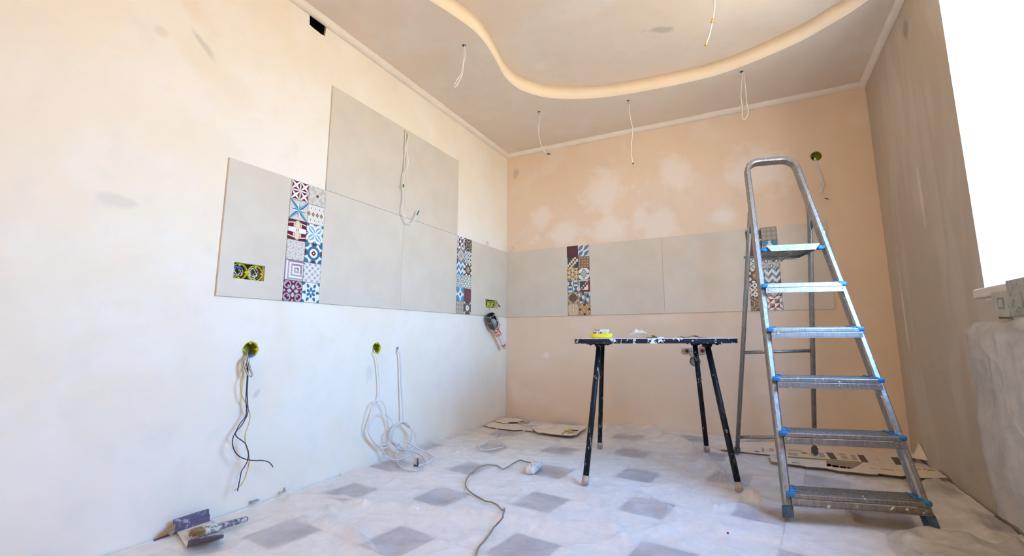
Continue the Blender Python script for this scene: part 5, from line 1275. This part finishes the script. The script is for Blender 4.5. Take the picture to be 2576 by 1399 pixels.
# ================================================================== RADIATOR UNDER THE WINDOW, WRAPPED IN FILM; COVERED SILL
M_rad = pm('radiator_white', (.70, .69, .66), (.66, .65, .62), 10, rough=.4)
M_pipe = pm('orange_red_side', (.46, .13, .08), (.36, .10, .07), 20, rough=.5)
ry1, ry0 = float(on(2463, 900, 0, W-.115)[1])-.065, -2.75
rz0, rz1 = .20, .715
rad = thing('radiator', 'white panel radiator under the window sill seen faintly through film', 'radiator', (W-.06, (ry0+ry1)/2, 0))
mb = MB(); mb.box((W-.075, (ry0+ry1)/2, (rz0+rz1)/2), .075, ry1-ry0, rz1-rz0, ch=.006)
k = ry1-.03
while k > ry0+.03: mb.box((W-.113, k, (rz0+rz1)/2), .006, .022, rz1-rz0-.06, ch=.002); k -= .045
obj('panel', mb, M_rad, rad)
mb = MB(); mb.box((W-.072, ry1+.010, .56), .045, .014, .25, ch=.004); obj('side_bracket', mb, M_pipe, rad, 'orange-red strip')
mb = MB(); mb.box((W-.105, ry1+.008, .60), .012, .014, .07, ch=.003); obj('side_slot', mb, M_dark, rad)
for yy in (ry1-.1, -2.5):
    mb = MB(); mb.box((W-.021, yy, .45), .036, .03, .30); obj('wall_bracket', mb, M_rad, rad)
# wrap: a closed skirt around the radiator, crumpled
def wrapz(u_): return u_
prof_ = []
ws = np.linspace(0, 1, 46)
yy = np.linspace(ry1+.065, ry0-.06, 70); G_ = []
def wrap_x(y, z, q): return max(0, .008+.012*mnoise.noise(Vector((y*7, z*7, 1+q)))+.008*mnoise.noise(Vector((y*19, z*13, 4+q)))+.012*max(0, .35-abs(mnoise.noise(Vector((y*5+z*6, z*4-y*4, 7))))*2))
# front face from top (behind) over the top edge and down to the hem
secs = [(W-.012, .742)]+[(W-.03-.085*a, .748+.012*math.sin(a*3)) for a in np.linspace(.1, 1, 6)]+[(W-.136, z) for z in np.linspace(.72, .30, 22)]+[(W-.136+.008*a, .30-.17*a) for a in np.linspace(.15, 1, 8)]
for j, y in enumerate(yy):
    row = []
    for i, (x, z) in enumerate(secs):
        edge_k = max(0, 1-j/2); x2 = x-wrap_x(y, z, 0)-(0 if x > W-.02 else .004)
        row.append(V3(min(x2+edge_k*.045*(x < W-.1), W-.006), y+.012*mnoise.noise(Vector((z*9, 3, 1)))*edge_k, z+.012*mnoise.noise(Vector((y*8, z*4, 2)))))
    G_.append(row)
mb = MB(); mb.grid(G_)
# end closure against the wall
E_ = []
for a in np.linspace(0, 1, 9):
    E_.append([p*(1-a)+V3(W-.006, p[1]+.03+.02*mnoise.noise(Vector((p[2]*8, 1, 0)))+(.05 if p[2] < .42 else 0)*a, p[2])*a+V3(-.014*math.sin(a*PI)*(1+mnoise.noise(Vector((p[2]*9, a*4, 3)))), .02*mnoise.noise(Vector((p[2]*6, a*3, 8)))*math.sin(a*PI), 0) for p in G_[0]])
mb.grid(E_)
obj('plastic_wrap', mb, M_wrap, None, 'cloudy crumpled plastic film wrapped around the radiator under the window', 'plastic film', recalc=False)
# paper covering taped over the sill
M_marb, t, b, o_ = newmat('green_marbled_paper')
f1 = noise(t, wpos(t), 26, 5, .7, 2.2); t.links.new(ramp(t, f1, [(.34, (.17, .19, .155)), (.48, (.33, .345, .29)), (.56, (.44, .44, .375)), (.66, (.25, .265, .22))]), b.inputs['Base Color']); b.inputs['Roughness'].default_value = .7
M_pap = pm('cream_printed_paper', (.46, .455, .39), (.40, .40, .335), 20, rough=.75)
M_frm = pm('grey_frame_print', (.27, .26, .235), (.22, .215, .20), 60, rough=.75)
M_brn = pm('brown_cardboard_dark', (.30, .22, .12), (.25, .18, .10), 30, rough=.85)
sc = thing('sill_cover', 'green marbled protective paper folded over the front of the window sill', 'paper cover', (W-.09, -1.8, .8))
XS = W-.089
yL = lambda z: on(2497 if z > .86 else 2508, 760, 0, XS)[1]
def strip_(nm, pts, th, m, label=None):
    mb = MB(); mb.prism(pts, V3(-th, 0, 0)); return obj(nm, mb, m, sc, label)
s1_, s2_, s3_, s4_ = on(2494, 737, 0, XS), on(2537, 731, 0, XS), on(2543, 796, 0, XS), on(2509, 797, 0, XS)
strip_('taped_corner', [s1_, s2_, on(2541, 752, 0, XS), s3_, s4_], .0025, M_pap, 'cream paper corner with a small printed frame')
fr_ = [on(2508, 750, 0, XS-.003), on(2523, 749, 0, XS-.003), on(2527, 778, 0, XS-.003), on(2512, 777, 0, XS-.003)]
strip_('printed_frame', fr_, .0005, M_frm); strip_('printed_picture', [np.mean(fr_, 0)+(p-np.mean(fr_, 0))*.72 for p in fr_], .0009, M_pap)
zt_, zb_ = .878, (s3_[2]+s4_[2])/2
strip_('front_fold', [V3(XS, s2_[1]+.002, zt_), V3(XS, -2.9, zt_), V3(XS, -2.9, zb_), V3(XS, s3_[1]+.002, zb_)], .003, M_marb)
mb = MB(); mb.box((XS+.135, (s2_[1]-2.88)/2, .8765), .27, s2_[1]+2.88, .004); obj('top_sheet', mb, M_pap, sc)
b1_, b2__, b3_, b4_ = on(2511, 797, 0, XS+.004), on(2600, 796, 0, XS+.004), on(2600, 823, 0, XS+.012), on(2520, 822, 0, XS+.012)
mb = MB(); mb.prism([b1_, on(2546, 798, 0, XS+.004), on(2551, 824, 0, XS+.012), b4_], V3(.003, 0, 0)); obj('hanging_card', mb, M_brn, sc, 'brown cardboard strip below the paper')
mb = MB(); mb.prism([on(2547, 799, 0, XS+.006), V3(XS+.006, -2.85, zb_-.004), V3(XS+.014, -2.85, zb_-.075), on(2552, 824, 0, XS+.014)], V3(.003, 0, 0)); obj('hanging_paper', mb, M_rad, sc)
